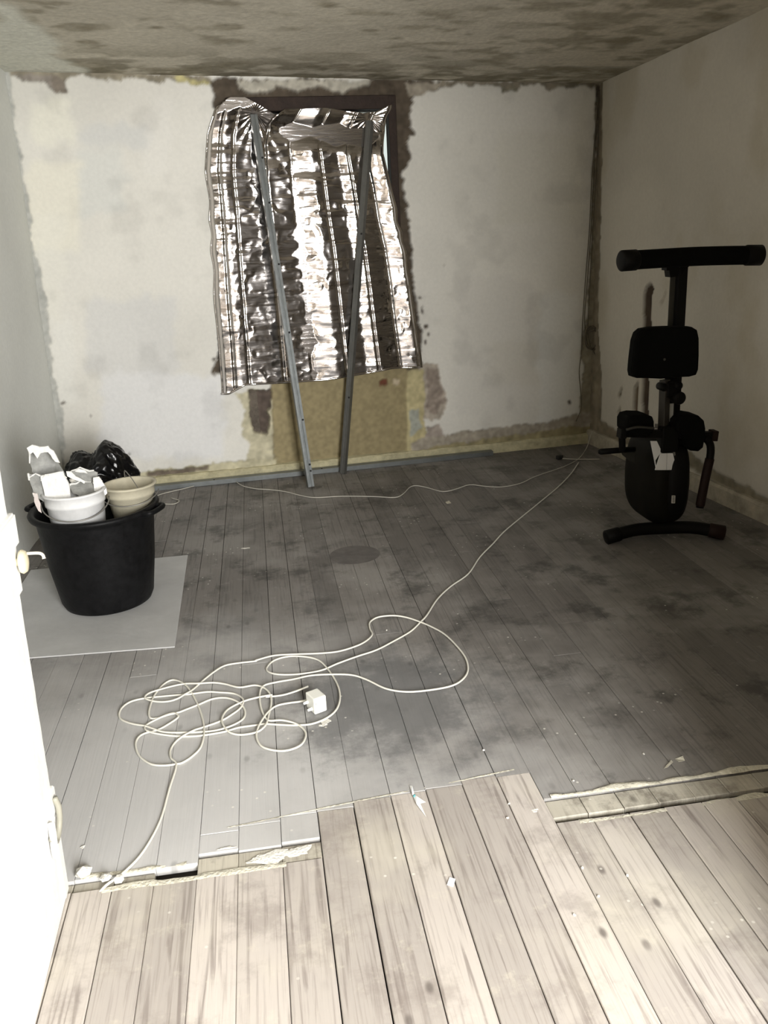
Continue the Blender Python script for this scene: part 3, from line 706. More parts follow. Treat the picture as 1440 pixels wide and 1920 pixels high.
# plug block: sits on its end, notched sockets
pb = fl(596, 1343); wb_m = mat('white_plug_plastic', (.86, .86, .80), .35)
root = empty('socket_block', (pb[0], pb[1], 0), 'small white socket block standing in the cable tangle', 'socket block')
Rz = Matrix.Rotation(math.radians(24), 3, 'Z')
def loc(p): q = Rz @ V(p); return (pb[0]+q.x, pb[1]+q.y+.045, q.z)
bm = bmesh.new(); vs_ = box(bm, (0, 0, 0), (.046, .060, .058), None, .004)
bmesh.ops.transform(bm, matrix=Matrix.Translation(V(loc((0, 0, .0295)))) @ Rz.to_4x4() @ Matrix.Rotation(math.radians(0), 4, 'X'), verts=bm.verts)
bd_o = obj('body', bm, wb_m, root)
for k, (a, b_, z) in enumerate([(-.0, -.0325, .012), (.012, -.0325, .040), (-.012, -.0325, .040)]):
    bm = bmesh.new(); box(bm, (0, 0, 0), (.012, .010, .010), None, .001); bmesh.ops.transform(bm, matrix=Matrix.Translation(V(loc((a, b_, z)))) @ Rz.to_4x4(), verts=bm.verts)
    obj('socket_lug', bm, wb_m, bd_o)
for k, y_ in enumerate((-.012, .016)):
    bm = bmesh.new(); p0 = loc((-.022, y_, .016+.012*k)); tube(bm, [p0, (p0[0]-.016, p0[1]-.004, p0[2]-.003)], [.006, .004], 10); obj('cable_gland', bm, wb_m, root)
reparent(root)
# thin cable along the far wall
c2p = [(200, 905), (250, 918), (290, 927), (320, 934), (336, 940), (325, 946), (300, 944), (288, 938), (300, 928), (350, 916), (390, 905), (410, 898), (428, 895), (440, 902), (455, 912), (480, 917), (505, 918), (535, 922), (560, 929), (590, 934), (640, 931), (700, 931), (740, 933), (756, 927), (768, 915), (780, 911), (800, 914), (830, 922), (855, 918), (880, 910), (910, 912), (940, 913), (975, 907), (1000, 896), (1030, 885), (1060, 874), (1085, 860), (1100, 840)]
root = empty('thin_cable', (.5, 4.9, 0), 'thin white cable trailing across the boards below the foil to the corner', 'cable')
P = lay(c2p[3:], .0028); P.append(tuple(bw(1108, 815, .10))); P.append(tuple(bw(1118, 800, .03)))
wire(root, 'flex', P, .0028, mat('grey_flex', (.50, .48, .42), .6), 6, 5); reparent(root)
# second short lead with a dark clump
root = empty('short_lead', tuple(fl(1050, 860)), 'short grey lead with dark plug on the floor in the far right corner', 'cable')
wire(root, 'flex', lay([(1052, 860), (1075, 862), (1100, 862), (1124, 861)], .003), .003, MATS['grey_flex'])
bm = bmesh.new(); q = fl(1049, 861); box(bm, (q[0], q[1], .014), (.045, .03, .026), Matrix.Rotation(.4, 3, 'Z'), .006); obj('plug', bm, mat('black_rubber', (.012, .012, .012), .6), root)
reparent(root)

# =================================================================== HARDBOARD SHEET
def quad_slab(name, pts, z0, h, mt, **k):
    bm = bmesh.new(); prism(bm, [(p[0], p[1], z0) for p in pts], (0, 0, h)); bmesh.ops.bevel(bm, geom=bm.edges[:], offset=.0012, segments=1, affect='EDGES'); return tag(obj(name, bm, mt), **k)
s0, s1, s2 = fl(353, 1040), fl(328, 1215), fl(65, 1232)
quad_slab('hardboard_sheet', [(-1.2, 4.075), (-1.2, 3.12), (s2[0], 3.10), (s1[0], s1[1]), (s0[0], s0[1]-.02)], .0015, .005, mat('grey_hardboard', (.50, .50, .495), .6, bump=.1, bscale=30, var=.10, vscale=5), label='flat grey hardboard sheet under the black tub', cat='board')

# =================================================================== BLACK TUB
TX, TY = -.755, 3.60
tubm = mat('black_rubber_tub', (.006, .006, .0065), .5, bump=.12, bscale=60, var=.5, vscale=30, spec=.14)
root = empty('black_tub', (TX, TY, .0065), 'large black builders tub holding two pails of rubble', 'tub')
prof = [(.165, .0), (.185, .006), (.196, .03), (.222, .20), (.243, .40), (.246, .415), (.266, .420), (.270, .432), (.264, .442), (.246, .440), (.238, .425), (.232, .38), (.208, .18), (.185, .03), (.0, .022)]
bm = bmesh.new(); lathe(bm, [(0, 0)]+prof, (0, 0, 0), 64)
for v in bm.verts: v.co.x *= 1.0
bmesh.ops.remove_doubles(bm, verts=bm.verts, dist=1e-5)
o = obj('tub_body', bm, tubm, root, True)
for sgn in (1, -1):
    bm = bmesh.new(); P = catmull([(sgn*.245, -.055, .425), (sgn*.285, -.06, .43), (sgn*.298, -.04, .43), (sgn*.301, .0, .43), (sgn*.298, .04, .43), (sgn*.285, .06, .43), (sgn*.245, .055, .425)], 5)
    tube(bm, P, .011, 8); hnd = obj('handle', bm, tubm, root, True)
    bm = bmesh.new(); box(bm, (sgn*.262, 0, .418), (.05, .12, .012), None, .003); obj('handle_lug', bm, tubm, hnd)
root.rotation_euler[2] = math.radians(-22)

# rubble filling under the pails
rub = mat('rubble_fill', (.42, .40, .36), .95, bump=.8, bscale=40, var=.4, vscale=25)
def chunk(name, c0, s, seed, mt, label=None, cat=None, group=None, flat=1.):
    rnd = random.Random(seed); bm = bmesh.new(); bmesh.ops.create_icosphere(bm, subdivisions=1, radius=1)
    for v in bm.verts:
        k = rnd.uniform(.7, 1.15); v.co = V((v.co.x*s*k, v.co.y*s*k, v.co.z*s*k*flat))
    M4 = Matrix.Translation(V(c0)) @ Matrix.Rotation(rnd.uniform(0, 3), 4, 'Z') @ Matrix.Rotation(rnd.uniform(-.4, .4), 4, 'X')
    bmesh.ops.transform(bm, matrix=M4, verts=bm.verts); return tag(obj(name, bm, mt), label, cat, group)
bm = bmesh.new(); rr = random.Random(5); N_ = 24; ct = bm.verts.new((TX, TY, .255)); ring = []; ringo = []
for k in range(N_):
    a = 2*math.pi*k/N_; ring.append(bm.verts.new((TX+.12*math.cos(a), TY+.12*math.sin(a), .25+rr.uniform(-.006, .004)))); ringo.append(bm.verts.new((TX+.214*math.cos(a), TY+.214*math.sin(a), .24+rr.uniform(-.01, .004))))
base = [bm.verts.new((TX+.19*math.cos(2*math.pi*k/N_), TY+.19*math.sin(2*math.pi*k/N_), .06)) for k in range(N_)]
for k in range(N_):
    j = (k+1) % N_; bm.faces.new((ct, ring[k], ring[j])); bm.faces.new((ring[k], ringo[k], ringo[j], ring[j])); bm.faces.new((ringo[k], base[k], base[j], ringo[j]))
bm.faces.new(base)
tag(obj('rubble_heap', bm, rub), 'dusty rubble filling the black tub beneath the pails', 'rubble', kind='stuff')

def pail(name, c0, r0, r1, h, mt, label, lip=.008, rot=None):
    root = empty(name, c0, label, 'pail')
    bm = bmesh.new()
    pr = [(0, 0), (r0-.004, 0), (r0, .004), (r0+(r1-r0)*.80, h*.78), (r0+(r1-r0)*.80+.005, h*.79), (r0+(r1-r0)*.84+.004, h*.83), (r1-.002, h*.95), (r1+lip, h*.965), (r1+lip, h*.99), (r1, h), (r1-.006, h*.985), (r0-.003, .012), (0, .010)]
    lathe(bm, pr, (0, 0, 0), 56); bmesh.ops.remove_doubles(bm, verts=bm.verts, dist=1e-5)
    obj('pail_body', bm, mt, root, True)
    return root
def arc_pts(r, h, tilt, n=22, a0=0, a1=math.pi, yaw=0., drop=1.):
    o = []
    for k in range(n+1):
        a = a0+(a1-a0)*k/n; x = r*math.cos(a); l = r*drop*math.sin(a)
        y = l*math.cos(tilt); z = h+l*math.sin(tilt)
        o.append((x*math.cos(yaw)-y*math.sin(yaw), x*math.sin(yaw)+y*math.cos(yaw), z))
    return o
wire_m = mat('bail_wire', (.28, .27, .25), .45, metal=.6)
whp = mat('white_pail_plastic', (.74, .74, .74), .4, var=.08, vscale=20)
crp = mat('cream_pail_plastic', (.50, .46, .35), .5, var=.15, vscale=12)
P1 = at(139, 925, 3.49); P1z = .300
wp_r = pail('white_pail', (P1[0], 3.49, P1z), .098, .118, .252, whp, 'white plastic pail heaped with torn plaster, left inside the tub')
bm = bmesh.new(); tube(bm, arc_pts(.133, .205, math.radians(-24), yaw=math.radians(190), drop=1.0), .0028, 6); obj('bail', bm, wire_m, wp_r, True)
P2 = at(241, 902, 3.64)
cp_r = pail('cream_pail', (P2[0], 3.64, .285), .066, .106, .235, crp, 'empty cream plastic pail, right inside the tub', lip=.010)
bm = bmesh.new(); tube(bm, arc_pts(.121, .197, math.radians(-20), yaw=math.radians(178), drop=.9), .0024, 6); obj('bail', bm, wire_m, cp_r, True)
bm = bmesh.new(); tube(bm, catmull([(-.03, .10, .235), (-.02, .06, .275), (.01, 0, .262), (.04, -.06, .235), (.05, -.09, .225)], 5), .0022, 6); obj('wire_end', bm, wire_m, cp_r, True)

# ---------- sheets of torn plaster / wallpaper in the white pail
tornw = mat('torn_white_paper', (.80, .79, .76), .9, bump=.7, bscale=60, var=.08, vscale=30)
torng = mat('grey_board_face', (.30, .30, .285), .6, bump=.5, bscale=30, var=.35, vscale=18)
def shard(pix, Y, th, mt, label, lean=.0, seed=0, edge=True, bend=0.):
    rnd = random.Random(seed)
    # densify ragged outline
    P = []
    for i in range(len(pix)):
        a, b_ = np.array(pix[i], float), np.array(pix[(i+1) % len(pix)], float); n = max(1, int(np.hypot(*(b_-a))/7))
        for k in range(n): P.append(a+(b_-a)*k/n+(np.array([rnd.uniform(-1.2, 1.2), rnd.uniform(-1.2, 1.2)]) if k else 0))
    ymax = max(p[1] for p in P)
    W3 = [at(p[0], p[1], Y+lean*(ymax-p[1])*.0024+bend*math.sin(p[0]*.08)) for p in P]
    cz = min(W3, key=lambda q: q[2])
    root = empty('plaster_sheet', tuple(cz), label, 'plaster')
    bm = bmesh.new(); prism(bm, W3, (0, th, 0)); bmesh.ops.triangulate(bm, faces=bm.faces)
    obj('sheet', bm, mt, root)
    if edge:
        bm = bmesh.new(); k0 = min(range(len(W3)), key=lambda i: W3[i][0]); n_ = len(W3)
        top_ = sorted([q for q in W3 if q[2] > (max(w[2] for w in W3)-.3*(max(w[2] for w in W3)-cz[2]))], key=lambda q: q[0])
        if len(top_) > 2:
            tube(bm, [V(q)+V((rnd.uniform(-.003, .003), -.002, rnd.uniform(-.002, .004))) for q in top_], [rnd.uniform(.001, .0045) for _ in top_], 6)
            obj('torn_edge', bm, tornw, root)
        else: bm.free()
    reparent(root)
shard([(52, 842), (66, 838), (78, 842), (88, 838), (97, 846), (112, 872), (122, 888), (122, 935), (90, 940), (82, 905), (60, 885), (56, 862)], 3.535, .004, torng, 'tall curled grey plaster sheet with white torn top rising from the pail', .3, 1, bend=.012)
shard([(53, 888), (76, 892), (84, 930), (88, 945), (78, 938), (62, 925)], 3.47, .004, torng, 'dark grey plaster flake at the left rim of the white pail', 0, 2)
shard([(76, 892), (102, 888), (118, 886), (128, 905), (134, 947), (110, 948), (92, 945), (84, 930)], 3.43, .010, tornw, 'broad white plaster slab leaning forward in the white pail', .2, 3)
shard([(128, 888), (150, 877), (183, 886), (182, 900), (160, 906), (140, 905)], 3.55, .005, torng, 'tilted grey glossy plaster piece at the back of the pail', .4, 4)
shard([(128, 910), (150, 903), (172, 905), (180, 925), (170, 937), (136, 925)], 3.47, .006, torng, 'flat grey plaster piece in the middle of the pail', 1.0, 5)
shard([(176, 897), (186, 895), (199, 915), (201, 925), (190, 938), (180, 936), (176, 915)], 3.50, .005, tornw, 'narrow white torn plaster strip at the right rim of the pail', .2, 6)
shard([(124, 884), (133, 884), (142, 893), (160, 903), (158, 907), (138, 899), (126, 893)], 3.50, .006, tornw, 'thin white plaster sliver lying across the pail', .3, 7)
shard([(61, 924), (70, 926), (76, 945), (78, 962), (72, 958), (64, 940)], 3.40, .004, mat('pinkish_paper', (.62, .55, .52), .9), 'pale pink paper strip hanging over the left side of the pail', 0, 8)
names = ['front', 'right', 'centre', 'back', 'left', 'far right']
for k, (px, py, Y_, s) in enumerate([(142, 938, 3.44, .020), (165, 940, 3.45, .016), (190, 930, 3.50, .015), (135, 900, 3.53, .018), (105, 930, 3.46, .018), (174, 928, 3.46, .013)]):
    q = at(px, py, Y_); chunk('plaster_chunk', q, s, 20+k, tornw if k % 2 == 0 else rub, 'small broken plaster lump in the white pail, '+('at the front in the middle', 'at the front towards the right', 'against the right rim', 'at the back behind the long sliver', 'beside the broad slab', 'darker one just inside the right rim')[k], 'plaster', 'plaster lumps in the white pail', .7)
shard([(50, 840), (60, 834), (74, 838), (90, 836), (104, 852), (112, 868), (104, 866), (90, 848), (76, 850), (70, 860), (62, 848), (56, 852)], 3.50, .008, tornw, 'white curled paper edge hanging on top of the tall plaster sheet', 0, 9, edge=False)
shard([(140, 884), (146, 879), (160, 882), (164, 888), (150, 886)], 3.56, .006, tornw, 'small white torn tip at the back of the white pail', 0, 10, edge=False)
# inner fill disc of white pail
bm = bmesh.new(); ct = bm.verts.new((P1[0], 3.49, .300+.205)); rg = []
for k in range(30):
    a = 2*math.pi*k/30; rg.append(bm.verts.new((P1[0]+.1*math.cos(a), 3.49+.1*math.sin(a), .300+.185+rr.uniform(0, .012))))
for k in range(30): bm.faces.new((ct, rg[k], rg[(k+1) % 30]))
bmesh.ops.triangulate(bm, faces=bm.faces); r_ = bmesh.ops.extrude_face_region(bm, geom=bm.faces[:])
for v in r_['geom']:
    if isinstance(v, bmesh.types.BMVert): v.co.z -= .16; v.co.x = P1[0]+(v.co.x-P1[0])*.9; v.co.y = 3.49+(v.co.y-3.49)*.9
tag(obj('plaster_rubble', bm, tornw), 'crumbled white plaster filling the white pail', 'rubble', kind='stuff')

# =================================================================== BLACK BIN BAG behind the tub
bagm = mat('black_polythene', (.004, .004, .0045), .24, bump=.3, bscale=14, spec=.35)
bc = V((-.86, 4.28, 0)); bm = bmesh.new(); bmesh.ops.create_icosphere(bm, subdivisions=6, radius=1)
co = np.array([v.co[:] for v in bm.verts])
th = np.arctan2(co[:, 1], co[:, 0]); zz = co[:, 2]
rid = 1-np.abs(2*fbm(th*2.2+5+zz*1.3, zz*3.5+7, 301, 4)-1); n2 = fbm(co[:, 0]*2.6+9, co[:, 2]*3+co[:, 1]*2+9, 311, 4)
sc = .88+.20*(rid-.6)+.34*(n2-.5)
topw = np.where(zz > 0, 1, 1)
for i, v in enumerate(bm.verts):
    x, y, z = co[i]; s = sc[i]
    tz = z*.27*(.55*s+.45)+.27; 
    if z > .2: tz += (.040*math.exp(-((x-.33)/.34)**2))*z+.03*math.exp(-((x+.5)/.22)**2)*z - .03*math.exp(-((x+.08)/.14)**2)*z
    v.co = V((bc.x+x*.24*s+.012, bc.y+y*.22*s, max(.004, tz)))
bag = tag(obj('bin_bag', bm, bagm, None, True), 'crumpled shiny black bin bag standing behind the tub', 'bag')

# =================================================================== ROWER stood on end
RY = 3.68
blk = mat('black_steel', (.005, .0045, .004), .55, spec=.12); blf = mat('black_foam', (.004, .004, .0035), .9, bump=.15, bscale=200, spec=.08)
blp = mat('black_shroud', (.007, .006, .004), .6, spec=.10, var=.3, vscale=12); gry = mat('grey_steel', (.045, .043, .036), .5, spec=.2)
whs = mat('white_shell', (.80, .80, .80), .4); red = mat('dark_red_grip', (.018, .009, .007), .6, spec=.15)
fc = fl(1245, 1005)
root = empty('rowing_machine', (1.86, RY, 0), 'black folded rowing machine standing upright by the right wall', 'exercise machine')
def P_(px, py, dy=0.): return V(at(px, py, RY+dy))
# foot bar
a, b_, c_ = P_(1140, 996, .0), P_(1248, 986, .0), P_(1355, 996, -.09)
a.z = c_.z = .034; b_.z = .052
pts = catmull([a, (a+b_)/2+V((0, .01, .010)), b_, (b_+c_)/2+V((0, .01, .010)), c_], 6)
bm = bmesh.new(); tube(bm, pts, .031, 14); fb_o = obj('foot_bar', bm, blk, root, True)
for q0, q1, mm in ((a, a+(pts[2]-pts[0] if False else V(tuple(pts[3]))-V(tuple(pts[0]))), blk), (c_, c_+V(tuple(pts[-4]))-V(tuple(pts[-1])), red)):
    bm = bmesh.new(); d0 = (V(q1)-V(q0)).normalized(); tube(bm, [V(q0)-d0*.012, V(q0)-d0*.008, V(q0)+d0*.06, V(q0)+d0*.066], [.024, .0355, .035, .031], 16); obj('end_cap', bm, mm, fb_o, True)
# shroud: rounded slab, wide .24, deep .40
def superell(bm, c0, s, e=3.2, nu=40, nv=24, taper=None):
    rows = []
    sg = lambda v: (1 if v >= 0 else -1)
    for i in range(nv+1):
        ph = -math.pi/2+math.pi*i/nv; row = []
        for k in range(nu):
            t = 2*math.pi*k/nu
            cx = sg(math.cos(t))*abs(math.cos(t))**(2/e); cy = sg(math.sin(t))*abs(math.sin(t))**(2/e)
            cp = max(0, math.cos(ph))**(2/e); cz = sg(math.sin(ph))*abs(math.sin(ph))**(2/e)
            tp = taper(cz) if taper else 1
            row.append(bm.verts.new((c0[0]+s[0]*cx*cp*tp, c0[1]+s[1]*cy*cp, c0[2]+s[2]*cz)))
        rows.append(row)
    for r0, r1 in zip(rows[:-1], rows[1:]):
        for k in range(nu): bm.faces.new((r0[k], r0[(k+1) % nu], r1[(k+1) % nu], r1[k]))
    bmesh.ops.remove_doubles(bm, verts=bm.verts, dist=1e-5)
ctr = P_(1230, 895, .12)
bm = bmesh.new(); superell(bm, (ctr.x, RY+.12, .285), (.110, .19, .215), 4.0, taper=lambda z: 1-.10*max(0, z)-.16*max(0, -z)**2); obj('shroud', bm, blp, root, True)
bm = bmesh.new(); superell(bm, (ctr.x+.022, RY+.11, .30), (.072, .20, .205), 3.4); obj('shroud_band', bm, blk, root, True)
def plate(name, pix, dy, th, mt):
    bm = bmesh.new(); prism(bm, [P_(x, y, dy) for x, y in pix], (0, th, 0)); return obj(name, bm, mt, root)
cr5 = lambda L5: [(1080+x/3, 420+y/3) for x, y in L5]
plate('white_panel', cr5([(420, 1222), (455, 1222), (488, 1290), (472, 1292), (447, 1330), (452, 1383), (440, 1320)]), -.070, .006, whs)
plate('white_panel', cr5([(476, 1292), (511, 1290), (508, 1384), (446, 1384)]), -.076, .006, whs)
plate('white_panel', cr5([(513, 1290), (545, 1289), (566, 1382), (511, 1384)]), -.076, .006, whs)
plate('white_panel', cr5([(540, 1262), (552, 1240), (560, 1300), (566, 1345), (548, 1290)]), -.070, .006, mat('shell_grey', (.22, .21, .19), .5))
plate('sticker', cr5([(540, 1528), (559, 1528), (557, 1571), (538, 1571)]), -.092, .003, mat('sticker_paper', (.55, .54, .50), .6))
for k in range(5): plate('sticker_mark', cr5([(543, 1534+k*7.2), (555, 1534+k*7.2), (555, 1537+k*7.2), (543, 1537+k*7.2)]), -.0925, .001, blk)
# rail: a square tube turned so that two faces show
r0, r1 = P_(1255, 855, .02), P_(1274, 500, .02)
def rail(name, p0, p1, w0, d0, yaw, mt):
    p0, p1 = V(p0), V(p1); t = (p1-p0); L5 = t.length; bm = bmesh.new(); box(bm, (0, 0, 0), (w0, d0, L5), None, .003)
    M4 = Matrix.Translation((p0+p1)/2) @ (t.to_track_quat('Z', 'Y').to_matrix().to_4x4()) @ Matrix.Rotation(yaw, 4, 'Z')
    bmesh.ops.transform(bm, matrix=M4, verts=bm.verts); return obj(name, bm, mt, root)
rl = rail('rail', r0, r1, .052, .055, math.radians(20), blk)
rail('rail_lit_side', r0+V((-.030, -.012, .0)), r1+V((-.026, -.012, -.04)), .007, .046, math.radians(8), gry).parent = rl  # lighter grey strip: the lit left face of the rail put in as colour
rail('lower_post', P_(1242, 850, -.04), P_(1247, 712, -.03), .040, .035, .2, mat('brown_steel', (.035, .030, .024), .5))
# head joint
bm = bmesh.new(); box(bm, P_(1252, 822, -.05), (.085, .06, .125), None, .008); obj('joint_block', bm, blk, root)
bm = bmesh.new(); q = P_(1288, 826, -.02); box(bm, q, (.10, .05, .030), None, .008); obj('joint_arm', bm, blk, root)
# carriage under the seat
bm = bmesh.new(); box(bm, P_(1258, 728, -.02), (.075, .07, .075), None, .01); obj('carriage', bm, blk, root)
for (px, py, r5) in ((1241, 725, .018), (1270, 745, .030), (1268, 722, .020)):
    bm = bmesh.new(); q = P_(px, py, -.04); lathe(bm, [(0, -.03), (r5*.8, -.03), (r5, -.024), (r5, .024), (r5*.8, .03), (0, .03)], q, 20, rot=Matrix.Rotation(math.pi/2, 3, 'X')); obj('roller', bm, blk, root, True)
plate('white_plate', cr5([(508, 1012), (550, 1010), (545, 1112), (506, 1112)]), -.03, .004, mat('plate_grey', (.42, .42, .39), .5))
plate('white_plate', cr5([(444, 1124), (464, 1124), (464, 1150), (444, 1150)]), -.03, .004, MATS['plate_grey'])
bm = bmesh.new(); tube(bm, [P_(1265, 750, -.035), P_(1264, 800, -.035)], .003, 6); obj('pull_cord', bm, blk, root)
# seat pad
bm = bmesh.new()
pix = cr5([(318, 860), (312, 830), (318, 760), (330, 660), (345, 615), (372, 592), (430, 582), (520, 578), (600, 577), (655, 580), (683, 597), (692, 640), (692, 740), (688, 820), (676, 850), (640, 860), (560, 864), (480, 872), (400, 868), (345, 868)])
fr_ = [P_(x, y, -.115) for x, y in pix]; cen = sum(fr_, V())/len(fr_)
R5 = []
for (k, dy) in ((.90, -.012), (.97, -.006), (1.0, .006), (1.0, .045), (.96, .055)): R5.append([bm.verts.new(cen+(p-cen)*k+V((0, dy, 0))) for p in fr_])
n5 = len(fr_)
for q0, q1 in zip(R5[:-1], R5[1:]):
    for k in range(n5): bm.faces.new((q0[k], q0[(k+1) % n5], q1[(k+1) % n5], q1[k]))
bm.faces.new(R5[0][::-1]); bm.faces.new(R5[-1]); st_o = obj('seat', bm, blf, root, False)
bm = bmesh.new(); q = P_(1246, 674, -.132); lathe(bm, [(0, .004), (.004, .003), (.006, 0)], q, 12, rot=Matrix.Rotation(math.pi/2, 3, 'X')); obj('seat_bolt', bm, gry, st_o, True)
# stretcher bar, its caps
rail('cross_bar', P_(1168, 812, -.06), P_(1336, 816, -.06), .034, .034, 0, blk)
cb_o = bpy.data.objects['cross_bar']
rail('end_cap', P_(1332, 816, -.06), P_(1342, 816, -.06), .052, .048, 0, red).parent = cb_o
rail('end_cap', P_(1160, 812, -.06), P_(1172, 812, -.06), .048, .044, 0, blk).parent = cb_o
bm = bmesh.new(); tube(bm, [P_(1122, 847, .05), P_(1126, 847, .05), P_(1190, 842, .05)], [.008, .015, .014], 12); obj('peg', bm, blk, root, True)
rail('bracket', P_(1167, 845, -.02), P_(1166, 815, -.04), .026, .03, 0, blk)
plate('bracket_plate', cr5([(243, 1262), (280, 1258), (330, 1268), (330, 1345), (300, 1330), (262, 1300)]), .06, .004, gry)
# foot pads: rounded drums
for nm, pix, e in (('foot_pad', [(283, 1165), (284, 1110), (300, 1082), (340, 1072), (400, 1074), (432, 1085), (441, 1110), (441, 1165), (400, 1200), (320, 1200)], 0), ('foot_pad', [(560, 1160), (563, 1110), (590, 1078), (640, 1071), (695, 1080), (722, 1105), (730, 1150), (728, 1200), (716, 1260), (690, 1282), (650, 1278), (618, 1250), (600, 1200)], 0)):
    pp = [P_(x, y, -.09) for x, y in cr5(pix)]; cen = sum(pp, V())/len(pp); bm = bmesh.new(); RR = []
    for k, dy in ((.86, -.008), (.96, 0), (1.0, .012), (1.0, .10), (.94, .115)): RR.append([bm.verts.new(cen+(p-cen)*k+V((0, dy, 0))) for p in pp])
    for q0, q1 in zip(RR[:-1], RR[1:]):
        for k in range(len(pp)): bm.faces.new((q0[k], q0[(k+1) % len(pp)], q1[(k+1) % len(pp)], q1[k]))
    bm.faces.new(RR[0][::-1]); bm.faces.new(RR[-1]); obj(nm, bm, blf, root)
# foot strap across the left pad, hanging handle on the right
bm = bmesh.new(); tube(bm, catmull([P_(1174, 806, -.115), P_(1195, 801, -.125), P_(1226, 803, -.115)], 5), .006, 6); obj('strap', bm, gry, root, True)
hb = [P_(1322, 820, -.07), P_(1332, 835, -.07), P_(1331, 860, -.075), P_(1324, 890, -.08), P_(1317, 925, -.085), P_(1312, 952, -.09)]
bm = bmesh.new(); tube(bm, catmull(hb, 5), [.018]*26, 12); hb_o = obj('handle_bar', bm, blk, root, True)
bm = bmesh.new(); tube(bm, catmull(hb[2:], 5), [.0215]*15+[.014], 12); tag(obj('grip', bm, red, hb_o, True), 'dark reddish hand grip')
# top roller bar, slightly bowed
tb = [P_(1168, 489, -.07), P_(1230, 485, -.05), P_(1300, 481, -.045), P_(1370, 479, -.05), P_(1424, 478.5, -.06)]
bm = bmesh.new(); tube(bm, catmull(tb, 6), .0405, 24); tb_o = obj('top_bar', bm, blf, root, True)
for q0, q1 in ((tb[0], tb[1]), (tb[-1], tb[-2])):
    d0 = (q1-q0).normalized(); bm = bmesh.new(); tube(bm, [q0-d0*.012, q0-d0*.006, q0+d0*.06, q0+d0*.064], [.036, .0445, .0445, .041], 24); obj('end_cap', bm, blk, tb_o, True)
bm = bmesh.new(); prism(bm, [P_(x, y, -.01) for x, y in cr5([(510, 235), (640, 235), (610, 262), (596, 290), (530, 300), (525, 262), (510, 262)])], (0, .05, 0)); obj('bracket', bm, blk, root)
reparent(root)

# =================================================================== DOOR LEAF at the left edge
dw = mat('white_door_paint', (.86, .86, .84), .5, bump=.25, bscale=18, var=.03, vscale=10)
E0 = V((-.583, 1.78)); E1 = V((-.566, 1.02)); dt = (E1-E0).normalized(); dn = V((-dt.y, dt.x))
if dn.x < 0: dn = -dn
LEAN = .035
def dp(s, o, z): q = E0+dt*s+dn*o; return V((q.x+LEAN*z, q.y, z))
door = empty('door_1', (E0.x, E0.y, 0), 'white painted door leaf standing open at the left edge', 'door', kind='structure')
bm = bmesh.new(); Ld = (E1-E0).length; rows = []
nz = 90; rr = random.Random(8)
for k in range(nz+1):
    z = .004+1.99*k/nz; j = rr.uniform(-.0018, .0012) + (-.004 if rr.random() < .06 else 0)
    rows.append([bm.verts.new(dp(*p, z)) for p in ((0-j, -.04), (0-j, -.002), (.004-j, 0), (Ld, 0), (Ld, -.04))])
for r0_, r1_ in zip(rows[:-1], rows[1:]):
    for j in range(5): bm.faces.new((r0_[j], r0_[(j+1) % 5], r1_[(j+1) % 5], r1_[j]))
bm.faces.new(rows[0][::-1]); bm.faces.new(rows[-1]); obj('leaf', bm, dw, door)
def dbox(name, s0, s1, o0, o1, z0, z1, mt, bev=.002):
    bm = bmesh.new(); vs5 = [dp(s, o, z) for z in (z0, z1) for s, o in ((s0, o0), (s1, o0), (s1, o1), (s0, o1))]
    b5 = [bm.verts.new(v) for v in vs5]
    for f5 in ((0, 1, 2, 3), (7, 6, 5, 4), (0, 4, 5, 1), (1, 5, 6, 2), (2, 6, 7, 3), (3, 7, 4, 0)): bm.faces.new([b5[i] for i in f5])
    if bev: bmesh.ops.bevel(bm, geom=bm.edges[:], offset=bev, segments=2, affect='EDGES')
    return obj(name, bm, mt, door)
ivory = mat('ivory_knob', (.60, .55, .40), .35); oldg = mat('painted_iron', (.55, .53, .46), .5)
dbox('rim_lock', -.012, .11, -.030, .012, .905, .975, dw, .004)
dbox('lock_lower', -.004, .11, -.030, .006, .80, .905, dw, .003)
Rk = Matrix.Rotation(math.atan2(dn.y, dn.x), 3, 'Z') @ Matrix.Rotation(math.pi/2, 3, 'Y')
kb = dp(.012, .0, .872)
bm = bmesh.new(); lathe(bm, [(0, -.005), (.017, -.004), (.017, .003), (.009, .005), (.008, .009), (.014, .011), (.024, .014), (.026, .019), (.022, .026), (.010, .029), (0, .030)], kb, 28, rot=Rk); o = obj('door_knob', bm, ivory, door, True)
bm = bmesh.new(); k1 = dp(.0, .024, .885); tube(bm, catmull([k1, dp(-.004, .048, .882), dp(-.006, .056, .876), dp(-.004, .058, .868)], 4), [.0035]*12+[.0045], 8); obj('key', bm, oldg, door, True)
# bolt near the foot of the door
dbox('bolt_plate', -.010, .05, -.03, .006, .245, .305, dw, .003)
bm = bmesh.new(); tube(bm, catmull([dp(.02, .010, .29), dp(.02, .016, .26), dp(.03, .014, .22), dp(.06, .010, .20), dp(.09, .010, .23)], 5), .007, 10); obj('bolt_hook', bm, mat('dull_bolt', (.30, .29, .24), .5), door, True)
bm = bmesh.new(); tube(bm, catmull([dp(.07, .008, .26), dp(.085, .012, .23), dp(.09, .012, .20), dp(.08, .010, .175)], 5), .008, 10); obj('bolt_hook', bm, dw, door, True)
dbox('edge_strip', -.006, .03, -.02, .004, .01, .235, dw, .002)
reparent(door)

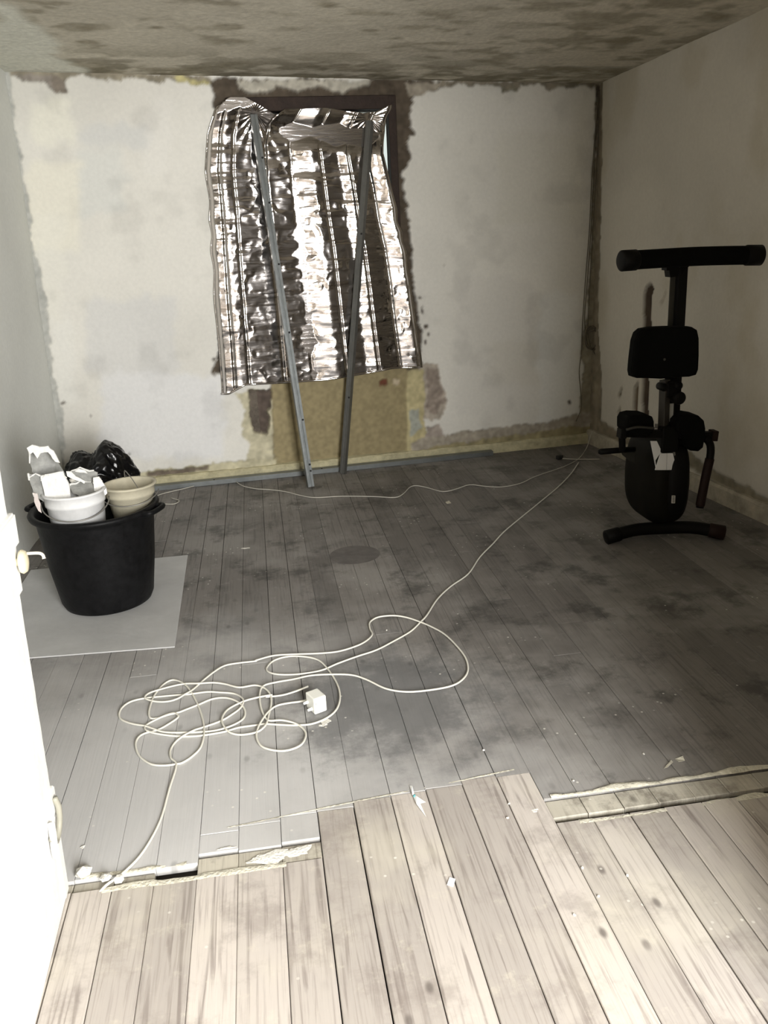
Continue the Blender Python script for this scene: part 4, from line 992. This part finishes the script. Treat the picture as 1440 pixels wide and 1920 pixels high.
# =================================================================== SMALL SCRAPS
pap = mat('white_paper', (.85, .86, .86), .7)
def scrap(pix, label, mt=pap, h=.002, curl=.006, cat='scrap', name='paper_scrap'):
    P = [fl(*p) for p in pix]; bm = bmesh.new(); vs5 = [bm.verts.new((p[0], p[1], .0015+curl*(i % 2))) for i, p in enumerate(P)]
    up = [bm.verts.new((v.co.x, v.co.y, v.co.z+.0012)) for v in vs5]; n5 = len(P)
    bm.faces.new(vs5[::-1]); bm.faces.new(up)
    for k in range(n5): bm.faces.new((vs5[k], vs5[(k+1) % n5], up[(k+1) % n5], up[k]))
    bmesh.ops.triangulate(bm, faces=bm.faces)
    return tag(obj(name, bm, mt), label, cat)
scrap([(774, 1492), (781, 1497), (798, 1505), (788, 1511), (799, 1533), (781, 1512)], 'torn arrow shaped white paper scrap where the board ends meet')
scrap([(768, 1474), (773, 1478), (778, 1494), (773, 1494)], 'tiny white sliver touching the tip of the torn paper scrap')
scrap([(773, 1491), (779, 1494), (779, 1498), (775, 1498)], 'tiny turquoise flake beside the torn paper scrap', mat('turquoise_flake', (.10, .35, .38), .6))
scrap([(843, 1646), (854, 1650), (850, 1664), (838, 1661)], 'small square white paper scrap on the front boards', curl=.001)
scrap([(1266, 1424), (1280, 1421), (1284, 1427), (1272, 1432)], 'small curled cream paint flake beyond the sunk strip', cr, curl=.004)
scrap([(1245, 1442), (1258, 1428), (1262, 1430), (1252, 1441)], 'thin cream splinter beside the curled paint flake', cr, curl=.003)
scrap([(600, 1352), (612, 1348), (621, 1352), (606, 1364)], 'smeared white plaster flake below the socket block', wht, curl=.001)
scrap([(835, 942), (842, 940), (846, 944), (838, 946)], 'pale plaster crumb on the dark boards near the thin cable', cr, curl=.002)
for k, (px, py) in enumerate([(1077, 1717), (1122, 1682), (1092, 1629), (1176, 1643), (952, 1535), (1075, 1465), (907, 1408), (954, 1508), (1207, 1415), (725, 1183)]):
    q = fl(px, py); chunk('plaster_crumb', (q[0], q[1], .003), .0042, 60+k, wht, 'pea sized white plaster crumb '+('lowest one on the bare front boards', 'at a board edge in front of the sunk strip', 'just in front of the sunk strip on the right', 'rightmost of those on the bare front boards', 'between the torn paper scrap and the sunk strip', 'behind the left end of the sunk strip', 'on the grey boards beyond the board ends', 'right of the torn paper scrap', 'beyond the sunk strip near the curled flake', 'inside the big cable loop')[k], 'plaster', 'plaster crumbs on the boards', .7)
for k, (px, py) in enumerate([(158, 1642), (200, 1652), (225, 1655)]):
    q = fl(px, py); chunk('plaster_lump', (q[0], q[1], .012), (.022, .018, .014)[k], 80+k, wht, ('largest plaster lump beside the cable at the door foot', 'middle plaster lump where the cable crosses the sunk strip', 'smallest plaster lump by the dark gap in the boards')[k], 'plaster', None, .6)
